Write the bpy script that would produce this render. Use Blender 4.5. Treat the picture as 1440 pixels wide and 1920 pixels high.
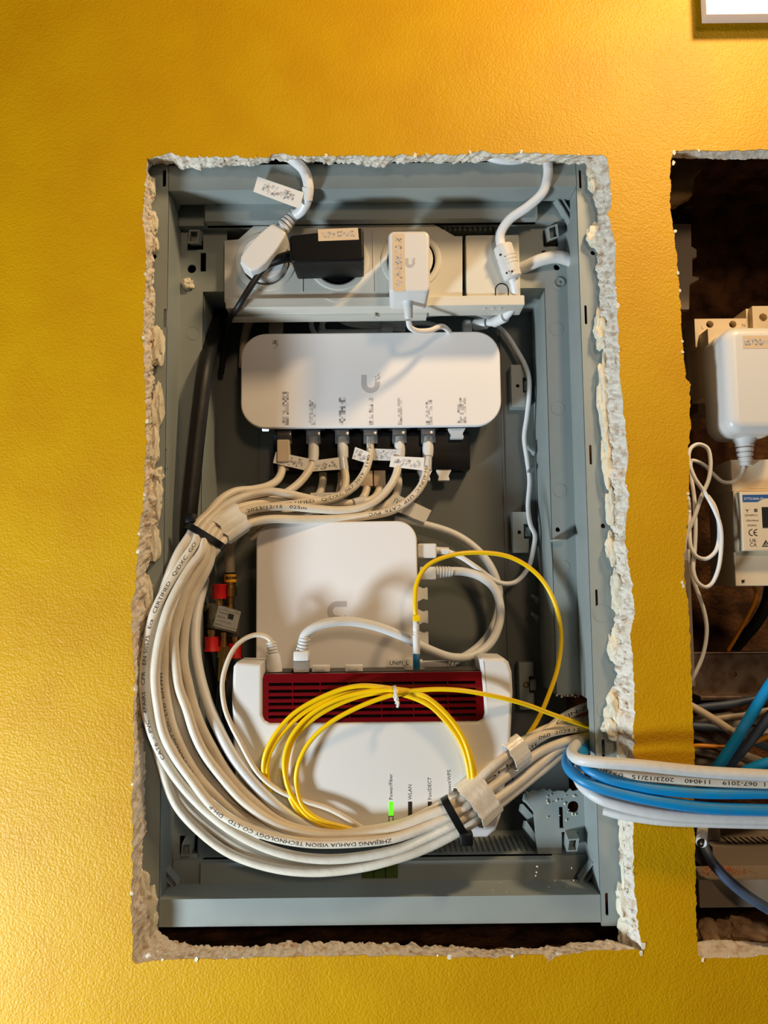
import bpy, bmesh, math, random
from mathutils import Vector, Matrix, noise, geometry
random.seed(7)
for o in list(bpy.data.objects): bpy.data.objects.remove(o)
SC = bpy.context.scene
COL = SC.collection
MM = 0.001
V = Vector
# ------------------------------------------------------------------ camera
# millimetres; X right, Y into the wall, Z up; the wall's painted face is Y = 0
FPX, DIST, PITCH, ROLL = 1442.0, 548.0, math.radians(4.93), math.radians(0.63)
_fw = V((0, math.cos(PITCH), math.sin(PITCH)))
_up = V((0, -math.sin(PITCH), math.cos(PITCH)))
_rt = V((1, 0, 0))
CR = _rt * math.cos(ROLL) - _up * math.sin(ROLL)
CU = _up * math.cos(ROLL) + _rt * math.sin(ROLL)
cam = bpy.data.cameras.new('camera')
cam.sensor_fit = 'VERTICAL'; cam.sensor_height = 36.0; cam.lens = FPX / 1920 * 36
cam.clip_start = 0.01; cam.clip_end = 50
camo = bpy.data.objects.new('camera', cam); COL.objects.link(camo)
Mc = Matrix((CR, CU, -_fw)).transposed().to_4x4()
Mc.translation = V((0, -DIST * MM, 0))
camo.matrix_world = Mc
SC.camera = camo
# ------------------------------------------------------------------ light
w = bpy.data.worlds.new('world'); SC.world = w; w.use_nodes = True
w.node_tree.nodes['Background'].inputs[0].default_value = (0.80, 0.80, 0.85, 1)
w.node_tree.nodes['Background'].inputs[1].default_value = 0.012
def area(name, loc, target, size, power, col):
    l = bpy.data.lights.new(name, 'AREA'); l.shape = 'DISK'; l.size = size; l.energy = power; l.color = col
    o = bpy.data.objects.new(name, l); COL.objects.link(o); o.location = loc
    o.rotation_euler = (V(target) - V(loc)).to_track_quat('-Z', 'Y').to_euler()
    return o
area('warm_lamp', (0.373, -0.33, 0.641), (0, 0.05, 0.1), 0.09, 4.0, (1.0, 0.70, 0.38))
area('room_lamp', (0.62, -2.2, 0.85), (0, 0, 0), 0.30, 8.0, (1.0, 0.70, 0.44))
area('cool_daylight', (-0.72, -0.42, -0.48), (0, 0, 0), 0.16, 11.0, (0.78, 0.91, 1.0))
SC.view_settings.view_transform = 'Standard'; SC.view_settings.look = 'None'
SC.view_settings.gamma = 1.0; SC.view_settings.use_curve_mapping = False
SC.view_settings.exposure = 0.08

def P(px, py, y):
    """point at depth y (mm behind the painted wall face) seen at that place of the photo"""
    d = _fw + CR * ((px - 720) / FPX) + CU * ((960 - py) / FPX)
    t = (y + DIST) / d.y
    return V((0, -DIST, 0)) + d * t
def PX(px, py, y): return P(px, py, y).x
def PZ(px, py, y): return P(px, py, y).z

# ------------------------------------------------------------------ materials
def lin(c):
    return tuple(((v / 12.92) if v <= 0.04045 else ((v + 0.055) / 1.055) ** 2.4) for v in (x / 255 for x in c))
MATS = {}
def mat(name, rgb, rough=0.45, metal=0.0, bump=None, var=None, emit=None, trans=0.0, spec=0.5, alpha=1.0, coat=0.0):
    """bump=(scale per mm, strength, distance mm) ; var=(rgb2, scale, low, high)"""
    m = bpy.data.materials.new(name); m.use_nodes = True; MATS[name] = m
    nt = m.node_tree; b = nt.nodes['Principled BSDF']
    c = lin(rgb)
    b.inputs['Base Color'].default_value = (*c, 1)
    b.inputs['Roughness'].default_value = rough; b.inputs['Metallic'].default_value = metal
    b.inputs['Specular IOR Level'].default_value = spec
    b.inputs['Transmission Weight'].default_value = trans; b.inputs['Alpha'].default_value = alpha
    b.inputs['Coat Weight'].default_value = coat
    if emit: b.inputs['Emission Color'].default_value = (*lin(emit[0]), 1); b.inputs['Emission Strength'].default_value = emit[1]
    if bump or var:
        tc = nt.nodes.new('ShaderNodeTexCoord')
    if var:
        n = nt.nodes.new('ShaderNodeTexNoise'); n.inputs['Scale'].default_value = var[1] * 1000; n.inputs['Detail'].default_value = 6
        nt.links.new(tc.outputs['Object'], n.inputs['Vector'])
        r = nt.nodes.new('ShaderNodeValToRGB'); r.color_ramp.elements[0].position = var[2]; r.color_ramp.elements[1].position = var[3]
        r.color_ramp.elements[0].color = (*c, 1); r.color_ramp.elements[1].color = (*lin(var[0]), 1)
        nt.links.new(n.outputs['Fac'], r.inputs['Fac']); nt.links.new(r.outputs['Color'], b.inputs['Base Color'])
    if bump:
        last = None
        for bp in (bump if isinstance(bump, list) else [bump]):
            n = nt.nodes.new('ShaderNodeTexNoise'); n.inputs['Scale'].default_value = bp[0] * 1000; n.inputs['Detail'].default_value = 3
            nt.links.new(tc.outputs['Object'], n.inputs['Vector'])
            k = nt.nodes.new('ShaderNodeBump'); k.inputs['Strength'].default_value = bp[1]; k.inputs['Distance'].default_value = bp[2] * MM
            nt.links.new(n.outputs['Fac'], k.inputs['Height'])
            if last: nt.links.new(last.outputs['Normal'], k.inputs['Normal'])
            last = k
        nt.links.new(last.outputs['Normal'], b.inputs['Normal'])
    return m
PAINT = mat('yellow_wall_paint', (212, 162, 0), 0.46, spec=0.32, var=((206, 152, 0), 0.02, 0.35, 0.65), bump=[(0.62, 0.62, 0.9), (0.14, 0.22, 1.2)])
PLASTER = mat('gypsum_plaster', (232, 222, 206), 0.9, var=((190, 160, 128), 0.16, 0.50, 0.72), bump=(0.8, 0.8, 0.8), spec=0.2)
FOAM = mat('filler_foam', (236, 228, 205), 0.75, var=((214, 200, 170), 0.25, 0.5, 0.75), bump=(0.5, 0.5, 0.8), spec=0.3)
MASON = mat('brown_masonry', (104, 70, 44), 0.95, var=((52, 34, 22), 0.05, 0.35, 0.65), bump=(0.3, 0.9, 2.0), spec=0.1)
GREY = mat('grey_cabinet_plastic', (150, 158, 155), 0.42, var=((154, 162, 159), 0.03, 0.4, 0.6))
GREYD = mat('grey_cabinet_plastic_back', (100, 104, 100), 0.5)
CREAM = mat('cream_socket_plastic', (214, 210, 198), 0.4)
WHITE = mat('white_plastic', (226, 224, 220), 0.35)
WHITEM = mat('white_matt_shell', (238, 234, 232), 0.5)
SHELL2 = mat('pale_blue_grey_rim', (206, 212, 222), 0.4)
LOGO = mat('grey_logo_print', (192, 186, 186), 0.5)
BLACK = mat('black_plastic', (12, 12, 13), 0.42, spec=0.25)
BLACKC = mat('black_cable_sheath', (16, 14, 13), 0.5, bump=(0.2, 0.3, 0.5))
HOLE = mat('dark_socket_inside', (10, 10, 10), 0.8)
CABLE = mat('white_cable_sheath', (230, 220, 202), 0.42, var=((220, 206, 184), 0.04, 0.4, 0.7), bump=(0.16, 0.45, 0.9))
CABLEG = mat('grey_white_cable_sheath', (222, 221, 218), 0.45, bump=(0.16, 0.4, 0.8))
CABLEB = mat('beige_cable_sheath', (206, 186, 160), 0.5, bump=(0.15, 0.25, 0.5))
CORD = mat('white_cord_sheath', (238, 236, 234), 0.38)
BLUE = mat('blue_cable_sheath', (6, 140, 205), 0.42, var=((50, 128, 178), 0.05, 0.45, 0.75), bump=(0.15, 0.2, 0.4))
NAVY = mat('slate_blue_cable_sheath', (70, 84, 106), 0.5, var=((50, 62, 84), 0.06, 0.4, 0.7))
YELLOW = mat('yellow_fibre_sheath', (250, 206, 4), 0.35)
ORANGE = mat('orange_fibre_sheath', (240, 150, 10), 0.4)
INK = mat('black_print', (28, 26, 26), 0.7)
INKG = mat('grey_print', (140, 136, 136), 0.7)
INKL = mat('light_grey_print', (188, 184, 184), 0.7)
INKV = mat('pale_grey_print', (212, 208, 206), 0.7)
PAPER = mat('white_label_paper', (232, 230, 226), 0.6)
PAPERSHADE = mat('shade_grey_label', (150, 150, 150), 0.5)  # splitter label: the shade it sits in is mixed into this grey
PAPERT = mat('tan_label_paper', (222, 196, 160), 0.6)
SILVER = mat('glossy_label_film', (214, 214, 214), 0.18, spec=0.8)
CLEAR = mat('clear_plug_plastic', (225, 228, 230), 0.12, trans=0.85)
TAPE = mat('white_vinyl_tape', (240, 236, 226), 0.3, bump=(0.12, 0.6, 1.0))
TIE = mat('black_nylon', (12, 12, 13), 0.4)
RED = mat('dark_red_panel', (108, 3, 10), 0.28, coat=0.3)
REDCAP = mat('red_rubber_cap', (196, 14, 16), 0.45)
METAL = mat('nickel_plated_metal', (190, 176, 152), 0.28, metal=1.0, var=((140, 124, 100), 0.2, 0.4, 0.7))
BRASS = mat('brass_connector', (196, 156, 90), 0.3, metal=1.0)
GOLDLAB = mat('yellow_ring_label', (222, 160, 30), 0.5)
STEEL = mat('dull_steel_rail', (120, 104, 90), 0.45, metal=0.7, var=((90, 60, 40), 0.1, 0.45, 0.7))
BEIGE = mat('beige_module_plastic', (226, 208, 178), 0.42)
GREYB = mat('warm_grey_plastic', (140, 126, 110), 0.5)
DKWOOD = mat('dark_brown_wood', (58, 34, 20), 0.7, var=((36, 20, 12), 0.05, 0.4, 0.6), bump=(0.1, 0.4, 1.0))
TAN = mat('tan_board', (150, 116, 70), 0.85, var=((110, 80, 44), 0.08, 0.4, 0.7), bump=(0.3, 0.6, 1.0))
LUMP = mat('tan_mortar', (196, 158, 116), 0.8, var=((150, 108, 70), 0.12, 0.45, 0.7), bump=(0.4, 0.5, 0.8))
BLUELAB = mat('blue_label_band', (22, 84, 150), 0.5)
TEAL = mat('blue_fibre_connector', (22, 92, 130), 0.35)
SAWDUST = mat('orange_brown_dust', (176, 92, 40), 0.95)
GREENP = mat('green_marking_strip', (74, 96, 30), 0.4)
PORTS = mat('dark_grey_port_block', (58, 52, 48), 0.5)
LEDB = mat('blue_white_led', (200, 230, 255), 0.3, emit=((190, 226, 255), 4.0))
LEDG = mat('green_led', (60, 230, 20), 0.3, emit=((70, 255, 20), 2.2))
LEDOFF = mat('unlit_led_window', (52, 36, 34), 0.3)

# ------------------------------------------------------------------ object helpers
OFF = {}
def thing(name, label, cat, loc, group=None):
    o = bpy.data.objects.new(name, None); COL.objects.link(o)
    o.empty_display_size = 0.01
    o.location = loc * MM; OFF[o] = loc.copy()
    o['label'] = label; o['category'] = cat
    if group: o['group'] = group
    return o
def tag(o, label, cat, group=None):
    o['label'] = label; o['category'] = cat
    if group: o['group'] = group
    return o
class MB:
    def __init__(s): s.v = []; s.f = []; s.m = []; s.mats = []
    def add(s, vf, m=None, M=None):
        v, f = vf; k = len(s.v)
        s.v += [(M @ V(p)) if M else V(p) for p in v]
        if m is not None and m not in s.mats: s.mats.append(m)
        mi = s.mats.index(m) if m is not None else 0
        for q in f: s.f.append([i + k for i in q]); s.m.append(mi)
        return s
    def build(s, name, m=None, parent=None, smooth=True, sharp=35, kind=None, loc=None, uv=None):
        if m is not None and not s.mats: s.mats = [m]
        if parent is not None: off = OFF[parent]
        else:
            lo = V([min(p[i] for p in s.v) for i in range(3)]); hi = V([max(p[i] for p in s.v) for i in range(3)])
            off = loc or V(((lo.x + hi.x) / 2, (lo.y + hi.y) / 2, lo.z))
        me = bpy.data.meshes.new(name)
        me.from_pydata([(p - off) * MM for p in s.v], [], s.f)
        for q in s.mats: me.materials.append(q)
        me.polygons.foreach_set('material_index', s.m)
        me.validate(); 
        bm = bmesh.new(); bm.from_mesh(me); bmesh.ops.recalc_face_normals(bm, faces=bm.faces)
        bm.to_mesh(me); bm.free()
        if smooth:
            me.polygons.foreach_set('use_smooth', [True] * len(me.polygons))
            try: me.set_sharp_from_angle(angle=math.radians(sharp))
            except Exception: pass
        o = bpy.data.objects.new(name, me); COL.objects.link(o)
        if parent is not None: o.parent = parent
        else: o.location = off * MM
        OFF[o] = off
        if kind: o['kind'] = kind
        return o
def box(x0, x1, y0, y1, z0, z1, bev=0.0, seg=2):
    bm = bmesh.new(); bmesh.ops.create_cube(bm, size=1.0)
    for v in bm.verts:
        v.co = V(((x0 + x1) / 2 + v.co.x * (x1 - x0), (y0 + y1) / 2 + v.co.y * (y1 - y0), (z0 + z1) / 2 + v.co.z * (z1 - z0)))
    if bev > 0: bmesh.ops.bevel(bm, geom=list(bm.edges), offset=bev, segments=seg, profile=0.5, affect='EDGES')
    bm.verts.index_update()
    r = ([v.co.copy() for v in bm.verts], [[v.index for v in f.verts] for f in bm.faces]); bm.free(); return r
def rrect(x0, x1, z0, z1, r, seg=6):
    pts = []
    for cx, cz, a0 in ((x1 - r, z1 - r, 0), (x0 + r, z1 - r, 90), (x0 + r, z0 + r, 180), (x1 - r, z0 + r, 270)):
        for i in range(seg + 1):
            a = math.radians(a0 + 90 * i / seg); pts.append((cx + r * math.cos(a), cz + r * math.sin(a)))
    return pts
def circ(cx, cz, r, n=24, a0=0): return [(cx + r * math.cos(a0 + 2 * math.pi * i / n), cz + r * math.sin(a0 + 2 * math.pi * i / n)) for i in range(n)]
def inset(pts, d):
    n = len(pts); out = []
    area_ = sum(pts[i][0] * pts[(i + 1) % n][1] - pts[(i + 1) % n][0] * pts[i][1] for i in range(n))
    sg = 1 if area_ > 0 else -1
    for i in range(n):
        a, b, c = V(pts[i - 1]), V(pts[i]), V(pts[(i + 1) % n])
        e1 = (b - a); e2 = (c - b)
        if e1.length < 1e-6: e1 = e2
        if e2.length < 1e-6: e2 = e1
        n1 = V((-e1.y, e1.x)).normalized() * sg; n2 = V((-e2.y, e2.x)).normalized() * sg
        m = (n1 + n2); 
        if m.length < 1e-6: m = n1
        m.normalize(); k = d / max(0.45, m.dot(n1)); out.append((b.x + m.x * k, b.y + m.y * k))
    return out
def slab(out, y0, y1, bev=0.0, seg=3, back=0.0, taper=0.0):
    """outline in X,Z swept from front y0 to back y1, front edge rounded by bev, back edge by back, back shrunk by taper"""
    rings = [(bev + min(0.4, bev * 0.3), y0)] if bev > 0 else []
    for i in range(seg + 1) if bev > 0 else [seg]:
        a = math.pi / 2 * i / seg
        rings.append((bev * (1 - math.sin(a)), y0 + bev * (1 - math.cos(a))))
    if back > 0:
        for i in range(seg + 1):
            a = math.pi / 2 * i / seg
            rings.append((taper + back * (1 - math.cos(a)), y1 - back * (1 - math.sin(a))))
    else: rings.append((taper, y1))
    v = []; f = []; n = len(out)
    for d, y in rings:
        q = inset(out, d) if abs(d) > 1e-9 else out
        v += [V((p[0], y, p[1])) for p in q]
    for r in range(len(rings) - 1):
        for i in range(n): f.append([r * n + i, r * n + (i + 1) % n, (r + 1) * n + (i + 1) % n, (r + 1) * n + i])
    f.append(list(range(n))); f.append(list(range((len(rings) - 1) * n, len(rings) * n))[::-1])
    return v, f
def _inside(p, poly):
    c = False; n = len(poly); j = n - 1
    for i in range(n):
        a, b = poly[i], poly[j]
        if (a[1] > p[1]) != (b[1] > p[1]) and p[0] < (b[0] - a[0]) * (p[1] - a[1]) / (b[1] - a[1]) + a[0]: c = not c
        j = i
    return c
def plate(out, holes, y0, y1, backface=True, extra=()):
    """flat plate with real holes"""
    pts = [V(p) for p in out]; edges = [(i, (i + 1) % len(out)) for i in range(len(out))]
    for h in holes:
        k = len(pts); pts += [V(p) for p in h]; edges += [(k + i, k + (i + 1) % len(h)) for i in range(len(h))]
    pts += [V(p) for p in extra]
    vs, es, fs, ov, oe, of = geometry.delaunay_2d_cdt(pts, edges, [], 0, 1e-5)
    keep = []
    for t in fs:
        c = (vs[t[0]] + vs[t[1]] + vs[t[2]]) / 3
        if not _inside(c, out): continue
        if any(_inside(c, h) for h in holes if min(p[0] for p in h) < c.x < max(p[0] for p in h) and min(p[1] for p in h) < c.y < max(p[1] for p in h)): continue
        keep.append(list(t))
    n = len(vs); v = [V((p.x, y0, p.y)) for p in vs]; f = list(keep)
    if backface: v += [V((p.x, y1, p.y)) for p in vs]; f += [[i + n for i in t][::-1] for t in keep]
    for lp in [out] + list(holes):
        k = len(v); m = len(lp)
        v += [V((p[0], y0, p[1])) for p in lp] + [V((p[0], y1, p[1])) for p in lp]
        f += [[k + i, k + (i + 1) % m, k + m + (i + 1) % m, k + m + i] for i in range(m)]
    return v, f
def prism(pts, axis_pts):
    """closed polygon of 3D points pts, extruded by vector axis_pts"""
    n = len(pts); v = [V(p) for p in pts] + [V(p) + axis_pts for p in pts]
    return v, [list(range(n))[::-1], list(range(n, 2 * n))] + [[i, (i + 1) % n, n + (i + 1) % n, n + i] for i in range(n)]
def spline(pts, step=2.0):
    pts = [V(p) for p in pts]
    if len(pts) == 2: pts = [pts[0], (pts[0] + pts[1]) / 2, pts[1]]
    Q = [pts[0] * 2 - pts[1]] + pts + [pts[-1] * 2 - pts[-2]]
    out = []
    for i in range(1, len(Q) - 2):
        p0, p1, p2, p3 = Q[i - 1], Q[i], Q[i + 1], Q[i + 2]
        t0 = 0; t1 = t0 + max(1e-4, (p1 - p0).length) ** 0.5; t2 = t1 + max(1e-4, (p2 - p1).length) ** 0.5; t3 = t2 + max(1e-4, (p3 - p2).length) ** 0.5
        n = max(2, int((p2 - p1).length / step))
        for k in range(n):
            t = t1 + (t2 - t1) * k / n
            a1 = p0 * ((t1 - t) / (t1 - t0)) + p1 * ((t - t0) / (t1 - t0)); a2 = p1 * ((t2 - t) / (t2 - t1)) + p2 * ((t - t1) / (t2 - t1)); a3 = p2 * ((t3 - t) / (t3 - t2)) + p3 * ((t - t2) / (t3 - t2))
            b1 = a1 * ((t2 - t) / (t2 - t0)) + a2 * ((t - t0) / (t2 - t0)); b2 = a2 * ((t3 - t) / (t3 - t1)) + a3 * ((t - t1) / (t3 - t1))
            out.append(b1 * ((t2 - t) / (t2 - t1)) + b2 * ((t - t1) / (t2 - t1)))
    out.append(pts[-1]); return out
def tube(path, r, seg=12, cap=True):
    n = len(path); R = r if callable(r) else (lambda t: r)
    T = [(path[min(i + 1, n - 1)] - path[max(i - 1, 0)]).normalized() for i in range(n)]
    nrm = T[0].orthogonal().normalized(); v = []; f = []
    for i in range(n):
        nrm = (nrm - T[i] * nrm.dot(T[i])).normalized(); b = T[i].cross(nrm); rr = R(i / (n - 1))
        for k in range(seg):
            a = 2 * math.pi * k / seg; v.append(path[i] + (nrm * math.cos(a) + b * math.sin(a)) * rr)
    for i in range(n - 1):
        for k in range(seg): f.append([i * seg + k, i * seg + (k + 1) % seg, (i + 1) * seg + (k + 1) % seg, (i + 1) * seg + k])
    if cap: f.append(list(range(seg))[::-1]); f.append(list(range((n - 1) * seg, n * seg)))
    return v, f
def pxpath(pts, step=2.0): return spline([P(*p) for p in pts], step)
def lathe(prof, o, d, seg=20):
    """prof [(radius, distance along d)]"""
    d = V(d).normalized(); a = d.orthogonal().normalized(); b = d.cross(a); v = []; f = []
    for r, t in prof:
        for k in range(seg):
            w_ = 2 * math.pi * k / seg; v.append(V(o) + d * t + (a * math.cos(w_) + b * math.sin(w_)) * max(r, 1e-3))
    for i in range(len(prof) - 1):
        for k in range(seg): f.append([i * seg + k, i * seg + (k + 1) % seg, (i + 1) * seg + (k + 1) % seg, (i + 1) * seg + k])
    f.append(list(range(seg))[::-1]); f.append(list(range((len(prof) - 1) * seg, len(prof) * seg)))
    return v, f
def frame(o, right, up):
    r = V(right).normalized(); u = V(up); u = (u - r * u.dot(r)).normalized(); n = r.cross(u)
    M = Matrix((r, u, n)).transposed().to_4x4(); M.translation = V(o); return M
_TX = {}
def text_vf(s, size):
    """flat glyph mesh, baseline along +x, up +y, centred vertically on y=0; size = cap height (mm)"""
    if s not in _TX:
        c = bpy.data.curves.new('t', 'FONT'); c.body = s; c.size = 1.0; c.resolution_u = 2
        o = bpy.data.objects.new('t', c); COL.objects.link(o)
        bpy.context.view_layer.update()
        me = o.evaluated_get(bpy.context.evaluated_depsgraph_get()).to_mesh()
        _TX[s] = ([v.co.copy() for v in me.vertices], [list(p.vertices) for p in me.polygons])
        bpy.data.objects.remove(o); bpy.data.curves.remove(c)
    v, f = _TX[s]; k = size / 0.69
    return [V((p.x * k, (p.y - 0.345) * k, 0)) for p in v], f
def text_w(s, size): return max((p.x for p in text_vf(s, size)[0]), default=0)
def flat_text(s, size, M, center=False):
    v, f = text_vf(s, size); dx = -text_w(s, size) / 2 if center else 0
    return [M @ (p + V((dx, 0, 0.04))) for p in v], f
_SL = {}
def sliced_text(s, size):
    if (s, size) not in _SL:
        v, f = text_vf(s, size); bm = bmesh.new(); bv = [bm.verts.new(p) for p in v]
        for q in f:
            try: bm.faces.new([bv[i] for i in q])
            except ValueError: pass
        for k in range(-4, 6):
            bmesh.ops.bisect_plane(bm, geom=list(bm.verts) + list(bm.edges) + list(bm.faces), plane_co=(0, k * size * 0.17, 0), plane_no=(0, 1, 0))
        bm.verts.index_update()
        _SL[(s, size)] = ([p.co.copy() for p in bm.verts], [[p.index for p in q.verts] for q in bm.faces]); bm.free()
    return _SL[(s, size)]
def cable_text(s, size, path, r, s0, flip=False, roll=0.0, stretch=1.0, view=V((0, -1, 0))):
    """lettering wrapped on the sheath, starting at arc length s0 (mm)"""
    L = [0.0]
    for i in range(1, len(path)): L.append(L[-1] + (path[i] - path[i - 1]).length)
    v, f = sliced_text(s, size); out = []
    for p in v:
        q = s0 + (-p.x if flip else p.x) * stretch; q = min(max(q, 0), L[-1] - 1e-3)
        i = 0; lo, hi = 0, len(L) - 2
        while lo < hi:
            mid = (lo + hi + 1) // 2
            if L[mid] <= q: lo = mid
            else: hi = mid - 1
        i = lo; u = (q - L[i]) / max(1e-6, L[i + 1] - L[i]); c = path[i].lerp(path[i + 1], u)
        ta = (path[min(i + 1, len(path) - 1)] - path[max(i - 1, 0)]).normalized(); tb = (path[min(i + 2, len(path) - 1)] - path[i]).normalized()
        t = ta.lerp(tb, u).normalized()
        if flip: t = -t
        n = (view - t * view.dot(t)).normalized(); up = n.cross(t)
        a = roll + p.y / r; out.append(c + (n * math.cos(a) + up * math.sin(a)) * (r + 0.06))
    return out, f
def mosaic(name, parent, M, wid, hei, cell, dens=0.6, mats=(None,)):
    """blocky illegible print on a label, in the label's plane"""
    mb = MB(); nx = max(1, int(wid / cell)); ny = max(1, int(hei / cell))
    ms = [INKG, INKL, INKL, INKV]
    for i in range(nx):
        for j in range(ny):
            if random.random() < dens * (1.0 if (i // 3) % 2 == 0 else 0.75):
                x = -wid / 2 + i * cell; y = -hei / 2 + j * cell
                mb.add(([V((x, y, 0.05)), V((x + cell, y, 0.05)), V((x + cell, y + cell, 0.05)), V((x, y + cell, 0.05))], [[0, 1, 2, 3]]), random.choice(ms), M)
    if mb.v: return mb.build(name, None, parent, smooth=False)
def fbm(p, o=4): return noise.fractal(p, 1.0, 2.0, o, noise_basis='PERLIN_ORIGINAL')
# ================================================================== the setting
def rag(pts, amp, step=2.2, seed=0.0, closed=True, freq=0.06, fine=0.5):
    n = len(pts); out = []; s = 0.0
    for i in range(n if closed else n - 1):
        a, b = V(pts[i]), V(pts[(i + 1) % n]); L = (b - a).length; k = max(1, int(L / step))
        nr = V((-(b - a).y, (b - a).x)).normalized()
        for j in range(k):
            p = a.lerp(b, j / k); q = V((p.x * freq, p.y * freq, seed))
            d = amp * (fbm(q, 3) + fine * fbm(q * 4.0, 2))
            out.append((p.x + nr.x * d, p.y + nr.y * d))
    if not closed: out.append(tuple(pts[-1]))
    return out
H1_top = [(275, 296), (300, 292), (320, 286), (340, 293), (380, 295), (430, 293), (480, 296), (503, 294), (522, 286), (545, 290), (580, 294), (640, 291), (700, 292), (760, 290), (800, 289), (850, 290), (880, 287), (905, 282), (930, 288), (980, 286), (1020, 287), (1060, 290), (1100, 290), (1128, 288), (1139, 296)]
H1_right = [(1139, 296), (1141, 320), (1145, 345), (1147, 382), (1140, 400), (1150, 440), (1155, 470), (1152, 510), (1157, 560), (1160, 620), (1163, 700), (1170, 780), (1178, 850), (1172, 900), (1180, 930), (1172, 1000), (1178, 1060), (1186, 1100), (1190, 1150), (1182, 1190), (1188, 1250), (1190, 1300), (1189, 1350), (1189, 1420), (1187, 1480), (1188, 1560), (1187, 1620), (1191, 1680), (1198, 1740), (1203, 1775), (1204, 1783)]
H1_bot = [(1204, 1783), (1190, 1780), (1160, 1782), (1100, 1783), (1085, 1787), (1060, 1790), (1040, 1796), (1030, 1803), (1015, 1790), (960, 1792), (920, 1796), (880, 1795), (800, 1793), (700, 1792), (600, 1793), (500, 1795), (400, 1799), (340, 1797), (300, 1800), (262, 1806), (248, 1803)]
H1_left = [(248, 1803), (249, 1760), (246, 1700), (247, 1640), (249, 1560), (247, 1500), (251, 1420), (250, 1350), (252, 1260), (248, 1200), (246, 1140), (255, 1090), (258, 1040), (262, 990), (270, 930), (272, 880), (274, 820), (273, 760), (270, 690), (268, 620), (271, 560), (272, 500), (273, 450), (266, 410), (270, 370), (273, 330), (275, 296)]
I1_top = [(285, 307), (330, 306), (342, 319), (380, 316), (440, 309), (470, 313), (500, 305), (515, 301), (540, 304), (640, 306), (700, 311), (720, 312), (740, 306), (850, 305), (905, 302), (920, 296), (945, 301), (1000, 306), (1050, 306), (1080, 307), (1095, 305)]
I1_right = [(1095, 305), (1102, 330), (1110, 345), (1115, 380), (1122, 410), (1106, 428), (1108, 455), (1120, 475), (1117, 500), (1123, 540), (1125, 600), (1116, 615), (1128, 650), (1130, 680), (1126, 710), (1128, 780), (1130, 850), (1138, 900), (1143, 930), (1140, 970), (1150, 1000), (1136, 1019), (1150, 1060), (1152, 1110), (1155, 1150), (1141, 1215), (1155, 1260), (1150, 1310), (1137, 1340), (1140, 1365), (1153, 1380), (1152, 1388), (1162, 1405), (1165, 1425), (1163, 1480), (1161, 1540), (1163, 1600), (1165, 1660), (1158, 1680), (1165, 1720), (1160, 1750), (1158, 1768)]
I1_bot = [(1158, 1768), (1144, 1764), (1084, 1765), (1044, 1775), (1000, 1779), (900, 1780), (800, 1772), (700, 1768), (600, 1766), (540, 1766), (480, 1774), (420, 1777), (380, 1774), (351, 1769), (319, 1760), (300, 1747), (291, 1739)]
I1_left = [(291, 1739), (288, 1673), (271, 1657), (262, 1640), (268, 1604), (266, 1568), (275, 1560), (271, 1530), (273, 1480), (271, 1414), (267, 1367), (265, 1290), (267, 1188), (282, 1150), (285, 1095), (275, 1075), (290, 1040), (296, 1007), (297, 982), (304, 925), (288, 905), (290, 890), (287, 875), (289, 833), (286, 802), (290, 758), (288, 708), (290, 650), (289, 609), (289, 572), (288, 509), (287, 486), (293, 467), (290, 436), (292, 405), (283, 395), (291, 363), (290, 349), (281, 322), (285, 307)]
H2_top = [(1259, 296), (1263, 283), (1300, 281), (1360, 283), (1440, 280), (1530, 281), (1680, 281)]
H2_bot = [(1680, 1792), (1500, 1793), (1440, 1791), (1400, 1796), (1330, 1797), (1308, 1793)]
H2_left = [(1308, 1793), (1307, 1760), (1305, 1700), (1304, 1640), (1302, 1560), (1303, 1480), (1302, 1400), (1299, 1340), (1297, 1280), (1294, 1200), (1290, 1130), (1283, 1080), (1284, 1030), (1291, 960), (1292, 920), (1292, 870), (1290, 840), (1295, 800), (1293, 740), (1295, 722), (1286, 708), (1281, 660), (1278, 610), (1275, 560), (1272, 520), (1268, 470), (1262, 420), (1257, 385), (1257, 330), (1259, 296)]
hole1_px = [rag(s, 2.6, 2.5, 3.1 + i, False) for i, s in enumerate((H1_top, H1_right, H1_bot, H1_left))]
inner1_px = [rag(s, 4.0, 2.5, 9.1 + i, False) for i, s in enumerate((I1_top, I1_right, I1_bot, I1_left))]
loop1 = [p for s in hole1_px for p in s[:-1]]
hole2_px = [rag(s, 2.0, 3.0, 20.1 + i, False) for i, s in enumerate((H2_top, [H2_top[-1], (1680, 1000), H2_bot[0]], H2_bot, H2_left))]
loop2 = [p for s in hole2_px for p in s[:-1]]
def wp(loop, y=0): return [(lambda q: (q.x, q.z))(P(p[0], p[1], y)) for p in loop]
L1, L2 = wp(loop1), wp(loop2)
WX0, WX1, WZ0, WZ1 = -1100, 1100, -900, 1100
wall = MB().add(plate([(WX0, WZ0), (WX1, WZ0), (WX1, WZ1), (WX0, WZ1)], [L1, L2], 0.0, 0.9, backface=False)).build('wall_front', PAINT, smooth=False, kind='structure')
def resample(pts, n):
    L = [0.0]
    for i in range(1, len(pts)): L.append(L[-1] + (V(pts[i]) - V(pts[i - 1])).length)
    out = []; j = 0
    for k in range(n):
        s = L[-1] * k / (n - 1)
        while j < len(L) - 2 and L[j + 1] < s: j += 1
        u = (s - L[j]) / max(1e-6, L[j + 1] - L[j]); out.append(V(pts[j]).lerp(V(pts[j + 1]), min(u, 1)))
    return out
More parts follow.
